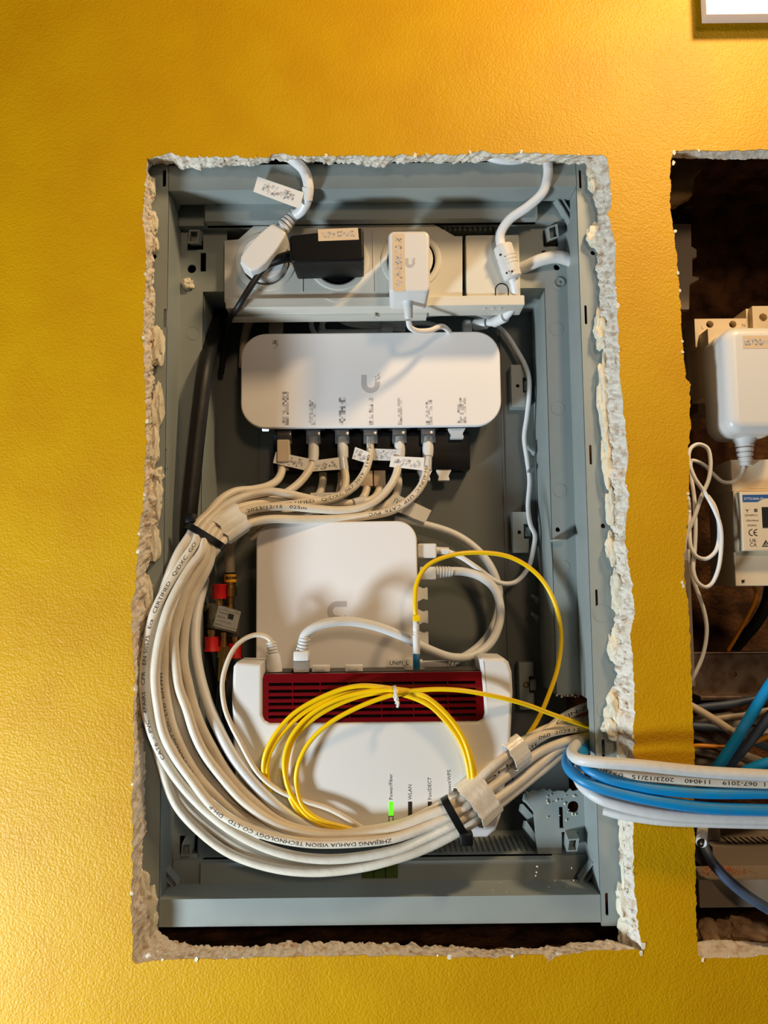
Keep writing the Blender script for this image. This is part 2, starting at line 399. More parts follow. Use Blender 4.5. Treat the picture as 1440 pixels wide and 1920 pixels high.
def cut_face(name, fsides, isides, parent, yin, rows=16, seg=2.0, rough=1.6, seed=0.0, matl=PLASTER, closed=True):
    """broken plaster from the paint edge back to the inner rim, lumpy"""
    A = []; B = []
    for fs, is_ in zip(fsides, isides):
        n = max(8, int(max((V(fs[0]) - V(fs[-1])).length, 30) / seg))
        A += resample(fs, n)[:-1]; B += resample(is_, n)[:-1]
    v = []; f = []; n = len(A)
    for r in range(rows + 1):
        t = r / rows
        for i in range(n):
            a = P(A[i].x, A[i].y, 0.0); b = P(B[i].x, B[i].y, yin)
            yy = yin * (t ** 0.8); p = a.lerp(b, t); p.y = 0.35 + (yy - 0.35) * 1.0 if r else 0.35
            if 0 < r < rows + 1:
                q = V((p.x * 0.16, p.y * 0.22 + seed, p.z * 0.16)); k = min(1.0, t * 5) * rough
                cx = V((-6 - p.x, 0, 36 - p.z)); cx.normalize()
                d = k * (fbm(q, 4) * 1.3 + 0.6 * fbm(q * 3.5, 2))
                p = p + cx * d * 0.7 + V((0, -1, 0)) * d * 0.9 * (1 if t < 0.9 else 0.4)
                if p.y < 0.1: p.y = 0.1
            v.append(p)
    # fold back behind
    for i in range(n):
        b = P(B[i].x, B[i].y, yin); o = P(A[i].x, A[i].y, yin); q = b + (o - b).normalized() * 6; q.y = yin + 3; v.append(q)
    m = n if closed else n - 1
    for r in range(rows + 1):
        for i in range(m): f.append([r * n + i, r * n + (i + 1) % n, (r + 1) * n + (i + 1) % n, (r + 1) * n + i])
    return MB().add((v, f)).build(name, matl, parent, sharp=60)
ce = cut_face('plaster_edge', hole1_px, inner1_px, wall, 17.0, seed=4.0)
H2i = [rag([(x, y) for x, y in s], 2.5, 3.0, 40 + i, False) for i, s in enumerate(([(1256, 300), (1263, 297), (1300, 297), (1360, 299), (1440, 298), (1530, 298), (1655, 298)], [(1655, 298), (1655, 1000), (1655, 1768)], [(1655, 1768), (1440, 1770), (1400, 1764), (1340, 1762), (1304, 1766)], [(p[0] - 14, max(300, min(1766, p[1]))) for p in H2_left]))]
cut_face('plaster_edge', hole2_px, H2i, wall, 14.0, seed=14.0, rough=0.7)
def blob(c, rx, ry, rz, seed, amp=0.35, lv=3):
    bm = bmesh.new(); bmesh.ops.create_icosphere(bm, subdivisions=lv, radius=1.0); v = []
    bm.verts.index_update()
    for q in bm.verts:
        d = 1 + amp * fbm(q.co * 1.6 + V((seed, 0, seed * 2)), 4); v.append(V((c.x + q.co.x * rx * d, c.y + q.co.y * ry * d, c.z + q.co.z * rz * d)))
    f = [[x.index for x in fc.verts] for fc in bm.faces]; bm.free(); return v, f
# filler foam squeezed out between plaster and cabinet
for i, (x, y, rx, rz, ry) in enumerate([(292, 628, 3.2, 7.5, 3), (296, 655, 4.6, 13, 4), (296, 760, 4.4, 17, 4), (289, 835, 3.6, 14, 3), (297, 890, 4, 5, 4), (289, 420, 3, 9, 3), (292, 460, 2.4, 5, 3), (292, 930, 5.5, 15, 4), (288, 1020, 4.5, 12, 4), (277, 1115, 3.5, 12, 3), (268, 1665, 4, 13, 4), (279, 1700, 5.5, 14, 3), (282, 1730, 5, 9, 3), (287, 350, 2.2, 8, 2.5),
        (1118, 325, 7, 9, 4), (1112, 345, 4, 7, 3), (1116, 440, 6, 9, 4), (1128, 620, 6, 12, 4), (1134, 760, 5, 24, 3.5), (1135, 700, 5, 14, 3.5), (1140, 860, 5, 20, 3.5), (1148, 950, 4.5, 14, 3.5), (1148, 1030, 5, 12, 4), (1160, 1110, 5, 18, 4), (1156, 1210, 6, 12, 4), (1156, 1330, 8, 13, 5), (1150, 1365, 7, 9, 4), (1167, 1410, 4, 12, 3), (1170, 1570, 3, 12, 3), (1172, 1640, 3, 14, 3), (1168, 1690, 5, 11, 4), (1176, 1740, 5, 14, 4)]):
    MB().add(blob(P(x, y, 15.5), rx, ry, rz, i * 3.7 + 1, 0.55)).build('foam_lump', FOAM, wall)
# flakes of torn paint and paper along the cut
flk = MB()
for i in range(55):
    s = random.choice((0, 1, 1, 2, 3, 3)); p = random.choice(hole1_px[s]); c = P(p[0], p[1], random.uniform(-0.6, 0.3)); w_ = random.uniform(0.5, 1.8)
    a = random.uniform(0, 6.28); pts = []
    for k in range(5):
        q = a + k * 1.2566; r_ = w_ * random.uniform(0.5, 1.2); pts.append(c + V((math.cos(q) * r_, random.uniform(-0.5, 0.2), math.sin(q) * r_ * 1.3)))
    flk.add(prism(pts, V((0, 0.35, 0))))
for (x, y, w_) in ((1281, 1098, 1.6), (1279, 1092, 1.2), (1266, 434, 1.5), (1262, 306, 1.6), (1271, 512, 1.4), (1275, 545, 1.2), (1280, 660, 1.4), (1279, 640, 1.2), (1291, 935, 1.5), (1290, 925, 1.3), (1293, 958, 1.2), (1264, 286, 2.0), (1310, 282, 1.4), (1206, 1775, 2.4), (1202, 1786, 1.8), (1318, 1800, 1.6)):
    c = P(x, y, 0); flk.add(prism([c + V((math.cos(k * 1.2566 + x) * w_ * random.uniform(.5, 1.1), random.uniform(-.7, -.1), math.sin(k * 1.2566 + x) * w_ * 1.4 * random.uniform(.5, 1.1))) for k in range(5)], V((0, .35, 0))))
flk.build('plaster_flakes', FOAM, wall, smooth=False, kind='stuff')
# wall cavity behind the plasterboard
def rough_sheet(o, u, v_, nu, nv, amp, nrm, seed):
    vs = []; f = []
    for j in range(nv + 1):
        for i in range(nu + 1):
            p = o + u * (i / nu) + v_ * (j / nv); vs.append(p + nrm * amp * fbm(V((p.x, p.y, p.z)) * 0.045 + V((seed, 0, 0)), 4))
    for j in range(nv):
        for i in range(nu): f.append([j * (nu + 1) + i, j * (nu + 1) + i + 1, (j + 1) * (nu + 1) + i + 1, (j + 1) * (nu + 1) + i])
    return vs, f
cx0, cx1, cz0, cz1, cyb = -230.0, 420.0, -266.0, 345.0, 150.0
cav = MB()
cav.add(rough_sheet(V((cx0, 12, cz0)), V((cx1 - cx0, 0, 0)), V((0, cyb - 12, 0)), 160, 36, 5, V((0, 0, 1)), 1))
cav.add(rough_sheet(V((cx0, cyb, cz0)), V((cx1 - cx0, 0, 0)), V((0, 0, cz1 - cz0)), 60, 60, 6, V((0, -1, 0)), 2))
cav.add(rough_sheet(V((cx0, 12, cz1)), V((cx1 - cx0, 0, 0)), V((0, cyb - 12, 0)), 40, 12, 3, V((0, 0, -1)), 3))
cav.add(rough_sheet(V((cx0, 12, cz0)), V((0, cyb - 12, 0)), V((0, 0, cz1 - cz0)), 12, 40, 3, V((1, 0, 0)), 4))
cav.add(rough_sheet(V((cx1, 12, cz0)), V((0, cyb - 12, 0)), V((0, 0, cz1 - cz0)), 12, 40, 3, V((-1, 0, 0)), 5))
cav.build('wall_recess', MASON, smooth=True, kind='structure')

# ================================================================== distribution cabinet
FX0, FX1, FZ0, FZ1 = -163.2, 151.0, -225.6, 298.5     # flange opening
YF, YL, YB = 20.0, 58.6, 116.4                         # flange, ledge, back
LXL, LXR = -145.0, 132.5
cabinet = thing('distribution_cabinet', 'grey plastic flush distribution cabinet set into the left wall opening', 'cabinet', V((-6, 70, FZ0 - 19)))
def zat(py, px=720, y=YF): return PZ(px, py, y)
def slot(cx, cz, w_, h): return rrect(cx - w_ / 2, cx + w_ / 2, cz - h / 2, cz + h / 2, w_ * 0.48, 4)
def slots(lst):
    out = []
    for px, y0, y1, wpx in lst:
        a, b = P(px, y0, YF), P(px, y1, YF); out.append(slot((a.x + b.x) / 2, (a.z + b.z) / 2, wpx * 0.39, abs(a.z - b.z)))
    return out
ZT, ZB = 335.0, -247.0
rs = slots([(1088, 318, 353, 5), (1098.5, 572, 608, 5), (1107.5, 834, 871, 5), (1119, 1105, 1142, 5), (1131.5, 1386, 1424, 6), (1138, 1674, 1717, 6)])
rs += [circ(*(lambda q: (q.x, q.z))(P(1112, 474, YF)), 1.9, 16), circ(*(lambda q: (q.x, q.z))(P(1131, 986, YF)), 1.8, 16)]
MB().add(plate([(FX1, ZB), (FX1 + 42, ZB), (FX1 + 42, ZT), (FX1, ZT)], rs, YF, YF + 2.2)).build('flange', GREY, cabinet, smooth=False)
ls = slots([(309.5, 579, 614, 6), (312, 842, 878, 6), (308, 318, 350, 7), (293, 1395, 1432, 5)]) + [circ(*(lambda q: (q.x, q.z))(P(289, 481, YF)), 1.9, 16)]
MB().add(plate([(FX0 - 34, ZB), (FX0, ZB), (FX0, ZT), (FX0 - 34, ZT)], ls, YF, YF + 2.2)).build('flange', GREY, cabinet, smooth=False)
for zc, g in ((1302, 1),):
    pass
# notch broken out of the right side, between these heights
NZ1, NZ0 = PZ(1060, 1303, YL), PZ(1050, 1482, YL)
def rimline(xa, xb, z, amp, seed, n=26):
    return [(xa + (xb - xa) * i / n, z + amp * (fbm(V((i * 0.35, seed, 0)), 3) + 0.4 * random.uniform(-1, 1))) for i in range(n + 1)]
# right side wall (X constant) as a plate turned on its side: coordinates (y, z)
def side_wall(x, poly, holes, th, name, matl=GREY):
    v, f = plate(poly, holes, 0, th)
    return MB().add(([V((x + p.y, p.x, p.z)) for p in v], f)).build(name, matl, cabinet, smooth=False)
br = [(36 + 3.0 * fbm(V((i * 0.4, 7, 0)), 3) + random.uniform(-.5, .5) + 4 * abs(i - 12) / 12 ** 1.0 * (1 if abs(i - 12) > 9 else 0.3), NZ1 + (NZ0 - NZ1) * i / 24) for i in range(25)]
side_wall(FX1, [(YF + 1, ZB + 20), (YF + 1, ZT)] + [(YL + 2, ZT), (YL + 2, NZ1)] + br + [(YL + 2, NZ0), (YL + 2, ZB + 20)], [], 1.8, 'side_wall')
side_wall(FX0, [(YF + 1, ZB + 20), (YF + 1, ZT), (YL + 2, ZT), (YL + 2, ZB + 20)], [], -1.8, 'side_wall')
def pc(px, py, r, y=YL): q = P(px, py, y); return circ(q.x, q.z, r, 20)
def prect(px0, px1, py0, py1, y=YL):
    a, b = P(px0, py0, y), P(px1, py1, y); return [(a.x, b.z), (b.x, b.z), (b.x, a.z), (a.x, a.z)]
# right ledge: upper part with broken lower rim, plus top mounting plate
topz = PZ(1040, 430, YL); plz = PZ(1000, 540, YL); PLX = PX(930, 500, YL)
low = rimline(LXR, FX1, NZ1, 1.6, 3.3)
MB().add(plate(low + [(FX1, topz + 14), (PLX, topz + 14), (PLX, plz), (LXR, plz)], [prect(1018, 1047, 432, 462), prect(1016, 1024, 470, 486), pc(1044, 501, 2.6), pc(1046, 993, 1.9)], YL, YL + 2)).build('ledge', GREY, cabinet, smooth=False)
# left ledge with top plate
PLXL = PX(425, 500, YL)
MB().add(plate([(FX0, FZ0 + 3), (LXL, FZ0 + 3), (LXL, plz), (PLXL, plz), (PLXL, topz + 14), (FX0, topz + 14)], [prect(352, 381, 439, 468), prect(376, 386, 474, 509), pc(359.5, 504, 3.6), prect(337, 370, 1567, 1601)], YL, YL + 2)).build('ledge', GREY, cabinet, smooth=False)
# lower right mounting plate, torn top rim
brim = rimline(PX(985, 1500, YL), FX1, NZ0, 2.2, 8.8)
bz = PZ(1040, 1601, YL); bx = PX(1008, 1600, YL)
MB().add(plate([(bx, bz), (FX1, bz)] + [(p[0], p[1]) for p in brim[::-1]] + [(PX(1000, 1520, YL), PZ(1000, 1520, YL))], [prect(1053, 1085, 1560, 1593), prect(1048, 1057, 1513, 1553), pc(1075, 1513, 4.4)], YL, YL + 2)).build('mounting_plate', GREY, cabinet, smooth=False)
# stepped ribs on the plate's left flank
for (xa, ya, xb, yb, yy) in [(985, 1500, 1010, 1530, YL + 4), (978, 1520, 1003, 1548, YL + 12), (985, 1552, 1012, 1594, YL + 6)]:
    a, b = P(xa, ya, yy), P(xb, yb, yy)
    MB().add(prism([a, b, b + V((0, 14, -4)), a + V((0, 14, -4))], V((1.2, 0, 5)))).build('rib', GREY, cabinet, smooth=False)
# inner walls of the trough
MB().add(([V((LXR, YL, NZ1)), V((LXR, YL, plz)), V((LXR, YB, plz)), V((LXR, YB, NZ1))], [[0, 1, 2, 3]])).build('inner_wall', GREY, cabinet, smooth=False)
MB().add(([V((LXL, YL, FZ0)), V((LXL, YL, plz)), V((LXL, YB, plz)), V((LXL, YB, FZ0))], [[0, 1, 2, 3]])).build('inner_wall', GREY, cabinet, smooth=False)
MB().add(([V((FX0, YL + 2, plz)), V((FX1, YL + 2, plz)), V((FX1, YB, plz)), V((FX0, YB, plz))], [[0, 1, 2, 3]])).build('inner_wall', GREY, cabinet, smooth=False)
xc = PX(941, 760, YB)
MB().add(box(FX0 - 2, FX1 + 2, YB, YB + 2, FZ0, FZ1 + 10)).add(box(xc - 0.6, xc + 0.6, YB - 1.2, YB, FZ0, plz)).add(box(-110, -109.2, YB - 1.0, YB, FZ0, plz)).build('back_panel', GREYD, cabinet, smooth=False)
# raised wiring blocks on the right of the back panel
for (x0, x1, y0, y1, nm) in [(958, 990, 684, 763, 1), (961, 992, 960, 1036, 2), (973, 1002, 1242, 1330, 3)]:
    a, b = P(x0, y0, YB - 12), P(x1, y1, YB - 12); mid = (a.z + b.z) / 2; hh = (a.z - b.z)
    poly = [(a.x, b.z), (b.x, b.z), (b.x, mid - hh * 0.16), (b.x - 4.0, mid - hh * 0.16), (b.x - 4.0, mid + hh * 0.2), (b.x, mid + hh * 0.2), (b.x, a.z), (a.x, a.z)]
    t = MB().add(plate(poly, [circ(a.x + 5.4, mid, 1.6, 14)] if nm < 3 else [], YB - 12, YB)).add(box(b.x - 2.6, b.x + 2.2, YB - 10, YB, mid - hh * 0.1, mid + hh * 0.12)).build('cable_clip_block', GREY, cabinet, smooth=False)
    if nm == 3:
        c = V((a.x + 5.4, YB - 12, mid + 1)); MB().add(lathe([(2.6, 0), (2.6, 0.8), (1.6, 1.6), (0.1, 1.7)], c, (0, -1, 0), 16)).add(box(c.x - 1.6, c.x + 1.6, c.y - 1.75, c.y - 1.5, c.z - .3, c.z + .3)).build('screw', METAL, t)
# stepped cross rails at top and bottom
def rail(z_edge, z_out, z_in, ydeep, name, sgn, cut=None):
    mb = MB()
    x0, x1 = FX0 + 0.4, FX1 - 0.4
    prof = [(YF, z_out), (YF, z_edge), (ydeep, z_edge), (ydeep, z_out)]
    pts = [V((x0, y, z)) for y, z in prof]; mb.add(prism(pts, V((x1 - x0, 0, 0))))
    xa, xb = (FX0 + 23, FX1 - 26)
    mb.add(prism([V((xa, ydeep, z_out)), V((xa, ydeep, z_in)), V((xa, ydeep + 12, z_in)), V((xa, ydeep + 12, z_out))], V((xb - xa, 0, 0))))
    mb.add(prism([V((x0, ydeep + 8, z_out)), V((x0, ydeep + 8, z_in)), V((x0, YB, z_in)), V((x0, YB, z_out))], V((x1 - x0, 0, 0))))
    return mb.build(name, GREY, cabinet, smooth=False)
top_rail = rail(298.9, 319.0, 285.2, 42.8, 'top_rail', 1)
bottom_rail = rail(-225.6, -244.5, -211.0, 48.0, 'bottom_rail', -1)
for i in range(46):
    x = -96 + i * 4.1; MB().add(box(x, x + 1.3, 56, 60, 281.5, 285.4)).build('rail_tooth', GREY, top_rail, smooth=False) if 0 <= i else None
for i in range(30):
    x = -6 + i * 4.2; MB().add(box(x, x + 1.0, 66, 100, -211.0, -210.2)).build('rail_groove', GREYD, bottom_rail, smooth=False)
# green marking strip set in the lower rail
a, b = P(678, 1612, 47.5), P(746, 1646, 47.5)
gs = MB().add(box(a.x, b.x, 47.2, 50, b.z, a.z + 4)).build('marking_strip', GREENP, bottom_rail, smooth=False)
for i in (0.33, 0.66): MB().add(box(a.x + (b.x - a.x) * i - 0.3, a.x + (b.x - a.x) * i + 0.3, 47.0, 48, b.z, a.z + 4)).build('divider', BLACK, gs, smooth=False)
# hollow latch tongues
def latch(p, rot, w_=8.0, h=12.0, d=12.0, tilt=0.25, name='latch'):
    M = Matrix.Translation(p) @ Matrix.Rotation(rot, 4, 'Y') @ Matrix.Rotation(tilt, 4, 'X')
    out = [(-w_ / 2, -h / 2), (w_ / 2, -h / 2 + 1.5), (w_ / 2, h / 2), (-w_ / 2, h / 2 - 1.5)]
    ins = [(-w_ / 2 + 1, -h / 2 + 1.5), (w_ / 2 - 1, -h / 2 + 2.4), (w_ / 2 - 1, h / 2 - 1.4), (-w_ / 2 + 1, h / 2 - 2.6)]
    v, f = plate(out, [ins], -d / 2, d / 2)
    MB().add((v, f), None, M).add(box(-w_ / 2 + .8, w_ / 2 - .8, 0, 1, -h / 2 + 1.4, h / 2 - 1.4), None, M).build(name, GREY, cabinet, smooth=False)
latch(P(367, 446, 54), 0.2); latch(P(1034, 438, 54), -0.15); latch(P(1071, 1576, 54), 0.1); latch(P(353, 1585, 55), 0.1, 7, 12)
latch(P(1058, 395, 46), -0.62, 5, 24, 9); latch(P(1103, 1632, 44), 0.55, 5, 20, 9); latch(P(318, 1640, 44), -0.6, 5, 20, 9); latch(P(327, 392, 46), 0.5, 4, 18, 9)
# small pins: foam-clogged boss, round bosses, hooked tabs, shelf tab, knockouts
MB().add(blob(P(352, 532, YL - 2), 4.2, 3, 4.6, 3.3, 0.6)).build('plaster_clog', FOAM, cabinet)
for (x, y) in ((1048, 531),):
    MB().add(lathe([(4.6, 0), (4.6, 1.0), (3.8, 1.2), (3.6, 0.3), (1.2, 0.2), (1.0, 1.0), (0.1, 1.0)], P(x, y, YL), (0, -1, 0), 22)).build('round_boss', GREY, cabinet)
for (x, y) in ((1043, 618), (1045, 766), (1049, 920), (1055, 1064), (1063, 1219), (362, 625), (355, 905)):
    MB().add(lathe([(5.6, 0), (5.6, 0.18), (5.35, 0.2), (5.3, 0.02), (0.1, 0.02)], P(x, y, YL), (0, -1, 0), 28)).build('knockout_ring', GREY, cabinet)
for (x, y) in ((1130, 505), (1128, 1150), (1135, 1330)):
    MB().add(lathe([(6.6, 0), (6.6, 0.14), (6.4, 0.15), (6.35, 0.02), (0.1, 0.02)], P(x, y, YF), (0, -1, 0), 28)).build('knockout_ring', GREY, cabinet)
c = P(1047, 1013, YL - 6); MB().add(slab([(c.x - 5, c.z - 1), (c.x + 5.5, c.z - 1), (c.x + 5.5, c.z + 0.6), (c.x - 5, c.z + 0.6)], YL - 12, YL, 0.5)).build('shelf_tab', GREY, cabinet)
for (x, y, s) in ((1003, 843, 1), (1003, 874, -1), (1010, 1121, 1), (1010, 1155, 1)):
    q = P(x, y, 104); MB().add(prism([q, q + V((-6, -3, 3.4 * s)), q + V((-6.4, 2, 3.4 * s)), q + V((-0.4, 9, -2 * s)), q + V((0, 9, -4))], V((0, 0, -2.4)))).build('hook_tab', GREY, cabinet, smooth=False)
# crumbs of plaster lying on the plate and lower rail
cr = MB()
for i in range(50):
    if i < 22: p = P(random.uniform(1025, 1082), random.uniform(1488, 1540), YL - 0.6)
    elif i < 36: p = P(random.uniform(900, 1095), random.uniform(1600, 1650), 46); p.z = -225.2 if random.random() < .5 else p.z; p.y = random.uniform(24, 46)
    else: p = P(random.uniform(1042, 1094), 1304 + random.uniform(-2, 3), YL - 1)
    cr.add(blob(p, random.uniform(.3, 1.0), .6, random.uniform(.3, 1.2), i, 0.6, 1))
cr.build('plaster_crumbs', FOAM, cabinet, kind='stuff')
# ================================================================== devices
def ui_logo(M, s, dots=True):
    """U shaped emblem of width s in the local x,y plane"""
    o, i = s / 2, s / 2 * 0.44; pts = [(-o, s * 0.5)]
    pts += [(o * math.cos(math.radians(a)), o * math.sin(math.radians(a))) for a in range(180, 361, 12)]
    pts += [(o, s * 0.12), (i * 1.05, s * 0.12)]
    pts += [(i * math.cos(math.radians(a)), i * math.sin(math.radians(a))) for a in range(360, 179, -15)] + [(-i, s * 0.5)]
    mb = MB(); mb.add((*_poly(pts, 0.06),), LOGO, M)
    if dots:
        for (x, y, q) in ((0.24, 0.16, 0.1), (0.36, 0.24, 0.12), (0.22, 0.34, 0.08), (0.36, 0.42, 0.1), (0.46, 0.34, 0.07), (0.44, 0.52, 0.06)):
            mb.add(([V((x * s, y * s, .06)), V(((x + q) * s, y * s, .06)), V(((x + q) * s, (y + q) * s, .06)), V((x * s, (y + q) * s, .06))], [[0, 1, 2, 3]]), LOGO, M)
    return mb
def _poly(pts, z):
    v, f = plate(pts, [], 0, 0, backface=False); n = len(pts)
    return [V((p.x, p.z, z)) for p in v], [t for t in f if len(t) == 3]
def FM(p): return frame(p, (1, 0, 0), (0, 0, 1))          # label plane facing the room
def dust_cap(p, d, w_=13.0, th=9.0, matl=WHITE, parent=None, name='dust_cap'):
    """funnel-shaped port cap pulled out along direction d (in X,Z)"""
    d = V(d).normalized(); s = V((d.z, 0, -d.x))
    prof = [(0, 0.5), (1.2, 0.5), (5.4, 0.33), (7.2, 0.33), (7.3, 0.37), (9.4, 0.37)]
    pts = [p + d * a + s * (b * w_) for a, b in prof] + [p + d * a - s * (b * w_) for a, b in prof[::-1]]
    mb = MB(); v, f = prism(pts, V((0, th, 0))); mb.add((v, f))
    return mb.build(name, matl, parent, smooth=False)

# ---- socket strip
YO = 52.0
strip = thing('socket_strip', 'cream three-socket outlet strip with blank module at the cabinet top', 'outlet strip', P(700, 570, YO + 12))
def ppx(pts, y): return [(lambda q: (q.x, q.z))(P(a, b, y)) for a, b in pts]
zrow = PZ(635, 489, YO); sx = [PX(x, 489, YO) for x in (498, 635, 771)]
body = [(421, 451), (447, 449), (475, 424), (814, 421), (853, 443), (867, 443), (867, 570), (425, 571), (421, 566)]
MB().add(plate(ppx(body, YO)[::-1], [circ(x, zrow, 19.3, 40) for x in sx], YO, YO + 24, backface=False)).build('housing', CREAM, strip, smooth=False)
for k, x in enumerate(sx):
    r = MB().add(lathe([(24.5, 0), (24.2, 0.9), (22.6, 1.3), (20.6, 1.2), (19.4, 0.2)], V((x, YO, zrow)), (0, -1, 0), 48)); r.f = r.f[:-2]
    rr = r.build('socket_ring', CREAM, strip)
    wl = MB().add(lathe([(19.3, 0), (19.0, 17.5), (0.1, 17.5)], V((x, YO, zrow)), (0, 1, 0), 40)); wl.f = wl.f[:-2]
    wl.build('socket_well', HOLE if k else CREAM, rr)
for x in (567, 700): a = P(x, 489, YO); MB().add(box(a.x - .35, a.x + .35, YO - .5, YO + .2, a.z - 26, a.z + 24)).build('panel_seam', CREAM, strip, smooth=False)
a, b = P(873, 441, YO - 1), P(976, 556, YO - 1)
md = MB().add(slab(rrect(a.x, b.x, b.z, a.z, 1.2, 3), YO - 1, YO + 22, 0.6)).build('blank_module', CREAM, strip)
q = P(941, 548, YO - 1); arc = [(q.x + r_ * math.cos(t), q.z + 2 + r_ * 1.0 * math.sin(t)) for r_, rng in ((5.6, range(0, 13)), (4.7, range(12, -1, -1))) for t in [math.pi * i / 12 for i in rng]]
arc = [(q.x + 5.6, q.z - 3)] + arc[:13] + [(q.x - 5.6, q.z - 3), (q.x - 4.7, q.z - 3)] + arc[13:] + [(q.x + 4.7, q.z - 3)]
MB().add(plate(arc, [], YO - 1.12, YO - .9)).build('knockout_outline', HOLE, md, smooth=False)
a, b = P(423, 558, YO - 3), P(984, 571, YO - 3)
lip = MB().add(slab(rrect(a.x, b.x, b.z - 0.5, a.z - .5, 1.0, 3), YO - 3, YO + 20, 0.8)).build('lower_lip', CREAM, strip)
for x in (462, 478, 494, 690, 705, 722, 910, 926, 940): q = P(x, 573, YO); MB().add(box(q.x - .8, q.x + .8, YO + 1, YO + 6, q.z - 1.6, q.z + 1)).build('lip_tooth', CREAM, lip, smooth=False)
q = P(632, 563, YO - 3); MB().add(prism([q + V((-9, 0, 1.4)), q + V((9, 0, 1.6)), q + V((2, 0, -1.2)), q + V((-3, 0, -1.2))], V((0, -0.9, 0)))).build('lip_catch', CREAM, lip, smooth=False)
a, b = P(430, 571, YO + 14), P(800, 592, YO + 14); MB().add(box(a.x, b.x, YO + 12, YO + 26, b.z, a.z)).build('support_bar', CREAM, strip, smooth=False)
q = P(702, 575, YO + 12); MB().add(box(q.x - .8, q.x + .8, YO + 10, YO + 12.2, q.z - 11, q.z)).build('support_pin', CREAM, strip, smooth=False)

# ---- white angled plug in the first socket
plug = thing('mains_plug', 'white angled mains plug with flag label in the leftmost socket', 'plug', P(500, 500, 45))
d = (P(548, 414, 30) - P(485, 486, 30)); d.y = 0; d.normalize(); s = V((d.z, 0, -d.x)); c0 = P(487, 487, 38)
MB().add(lathe([(17.6, -10), (17.6, 8), (16.8, 9), (0.1, 9)], V((sx[0], YO, zrow)), (0, -1, 0), 40)).build('plug_base', WHITE, plug)
def oriented_taper(c, d, s, prof, y0, y1, bev=1.0):
    """prof [(t along d, half width)] closed outline in the wall plane"""
    pts = [c + d * t + s * h for t, h in prof] + [c + d * t - s * h for t, h in prof[::-1]]
    out = [(p.x, p.z) for p in pts]; return slab(out, y0, y1, bev, 3)
MB().add(oriented_taper(c0, d, s, [(-14, 5.5), (-10, 8.4), (-2, 9.6), (8, 9.6), (14, 9.2), (24, 7.6), (27, 6.2)], 26, 46, 1.8)).build('plug_body', WHITE, plug)
sr = MB()
for k in range(5):
    cc = c0 + d * (29.5 + k * 3.3); cc.y = 31; sr.add(lathe([(5.8 - k * .35, 0), (5.8 - k * .35, 2.1)], cc, d, 20))
cc = c0 + d * 26; cc.y = 31; sr.add(lathe([(4.2, 0), (3.6, 19)], cc, d, 16)); sr.build('strain_relief', WHITE, plug, sharp=30)
e = c0 + d * 42; e.y = 31
pth = spline([e, P(567, 393, 25), P(577, 368, 18), P(578, 345, 14.5), P(570, 320, 13.5), P(552, 302, 15), P(530, 288, 22)])
MB().add(tube(pth, 4.0, 14)).build('cord', CORD, plug)
sl = [p for p in pth if P(0, 0, 0) is not None][14:30]
MB().add(tube(spline([P(575, 375, 19.2), P(577.5, 352, 15.4)]), 4.5, 14)).build('label_sleeve', PAPER, plug)
q = [P(483, 331, 13), P(570, 361, 13.5), P(561, 391, 15.5), P(475, 359, 15)]
fl = MB().add(prism(q, V((0, .4, 0)))).build('flag_label', PAPER, plug, smooth=False)
mosaic('label_print', fl, frame((q[0] + q[1] + q[2] + q[3]) / 4 - V((0, .3, 0)), q[1] - q[0], q[0] - q[3]), 25, 6.5, 1.25, .45)

# ---- black adapter
ba = thing('black_power_adapter', 'black plug-in power adapter with a paper label on its front', 'power adapter', P(610, 500, 40))
o4 = [P(541, 441, 14), P(681, 426, 14), P(683, 488, 14), P(545, 492, 14)]
bo = [(o4[3].x, o4[3].z), (o4[2].x, o4[2].z), (o4[1].x, o4[1].z), (o4[0].x, o4[0].z)]
def round_poly(pts, r, seg=5):
    out = []; n = len(pts)
    for i in range(n):
        p, a, b = V(pts[i]), V(pts[i - 1]), V(pts[(i + 1) % n]); u = (a - p).normalized(); w_ = (b - p).normalized()
        p0, p1 = p + u * r, p + w_ * r
        for k in range(seg + 1): t = k / seg; q_ = p0 * (1 - t) ** 2 + p * 2 * t * (1 - t) + p1 * t * t; out.append((q_.x, q_.y))
    return out
MB().add(slab(round_poly(bo, 3.5), 14, 49, 1.6, 3, taper=1.0)).build('adapter_body', BLACK, ba)
MB().add(lathe([(17.5, 0), (17.5, 14)], V((sx[1], YO + 12, zrow)), (0, -1, 0), 32)).build('plug_base', BLACK, ba)
q = [P(596, 430, 13.7), P(671, 427, 13.7), P(673, 449, 13.7), P(597, 452, 13.7)]
lb = MB().add(prism(q, V((0, .25, 0)))).build('paper_label', PAPERT, ba, smooth=False)
mosaic('label_print', lb, frame(sum(q, V()) / 4 - V((0, .12, 0)), q[1] - q[0], q[0] - q[3]), 25, 4.5, .75, .4)
MB().add(tube(spline([P(560, 478, 40), P(530, 484, 36), P(508, 493, 38)]), lambda t: 5.2 - 1.9 * t, 14)).build('cord_boot', BLACK, ba)
MB().add(tube(pxpath([(512, 492, 38), (495, 503, 38), (478, 525, 36), (462, 550, 36), (445, 578, 42), (430, 600, 70), (422, 640, 95), (415, 700, 108)]), 2.5, 12)).build('cord', BLACKC, ba)

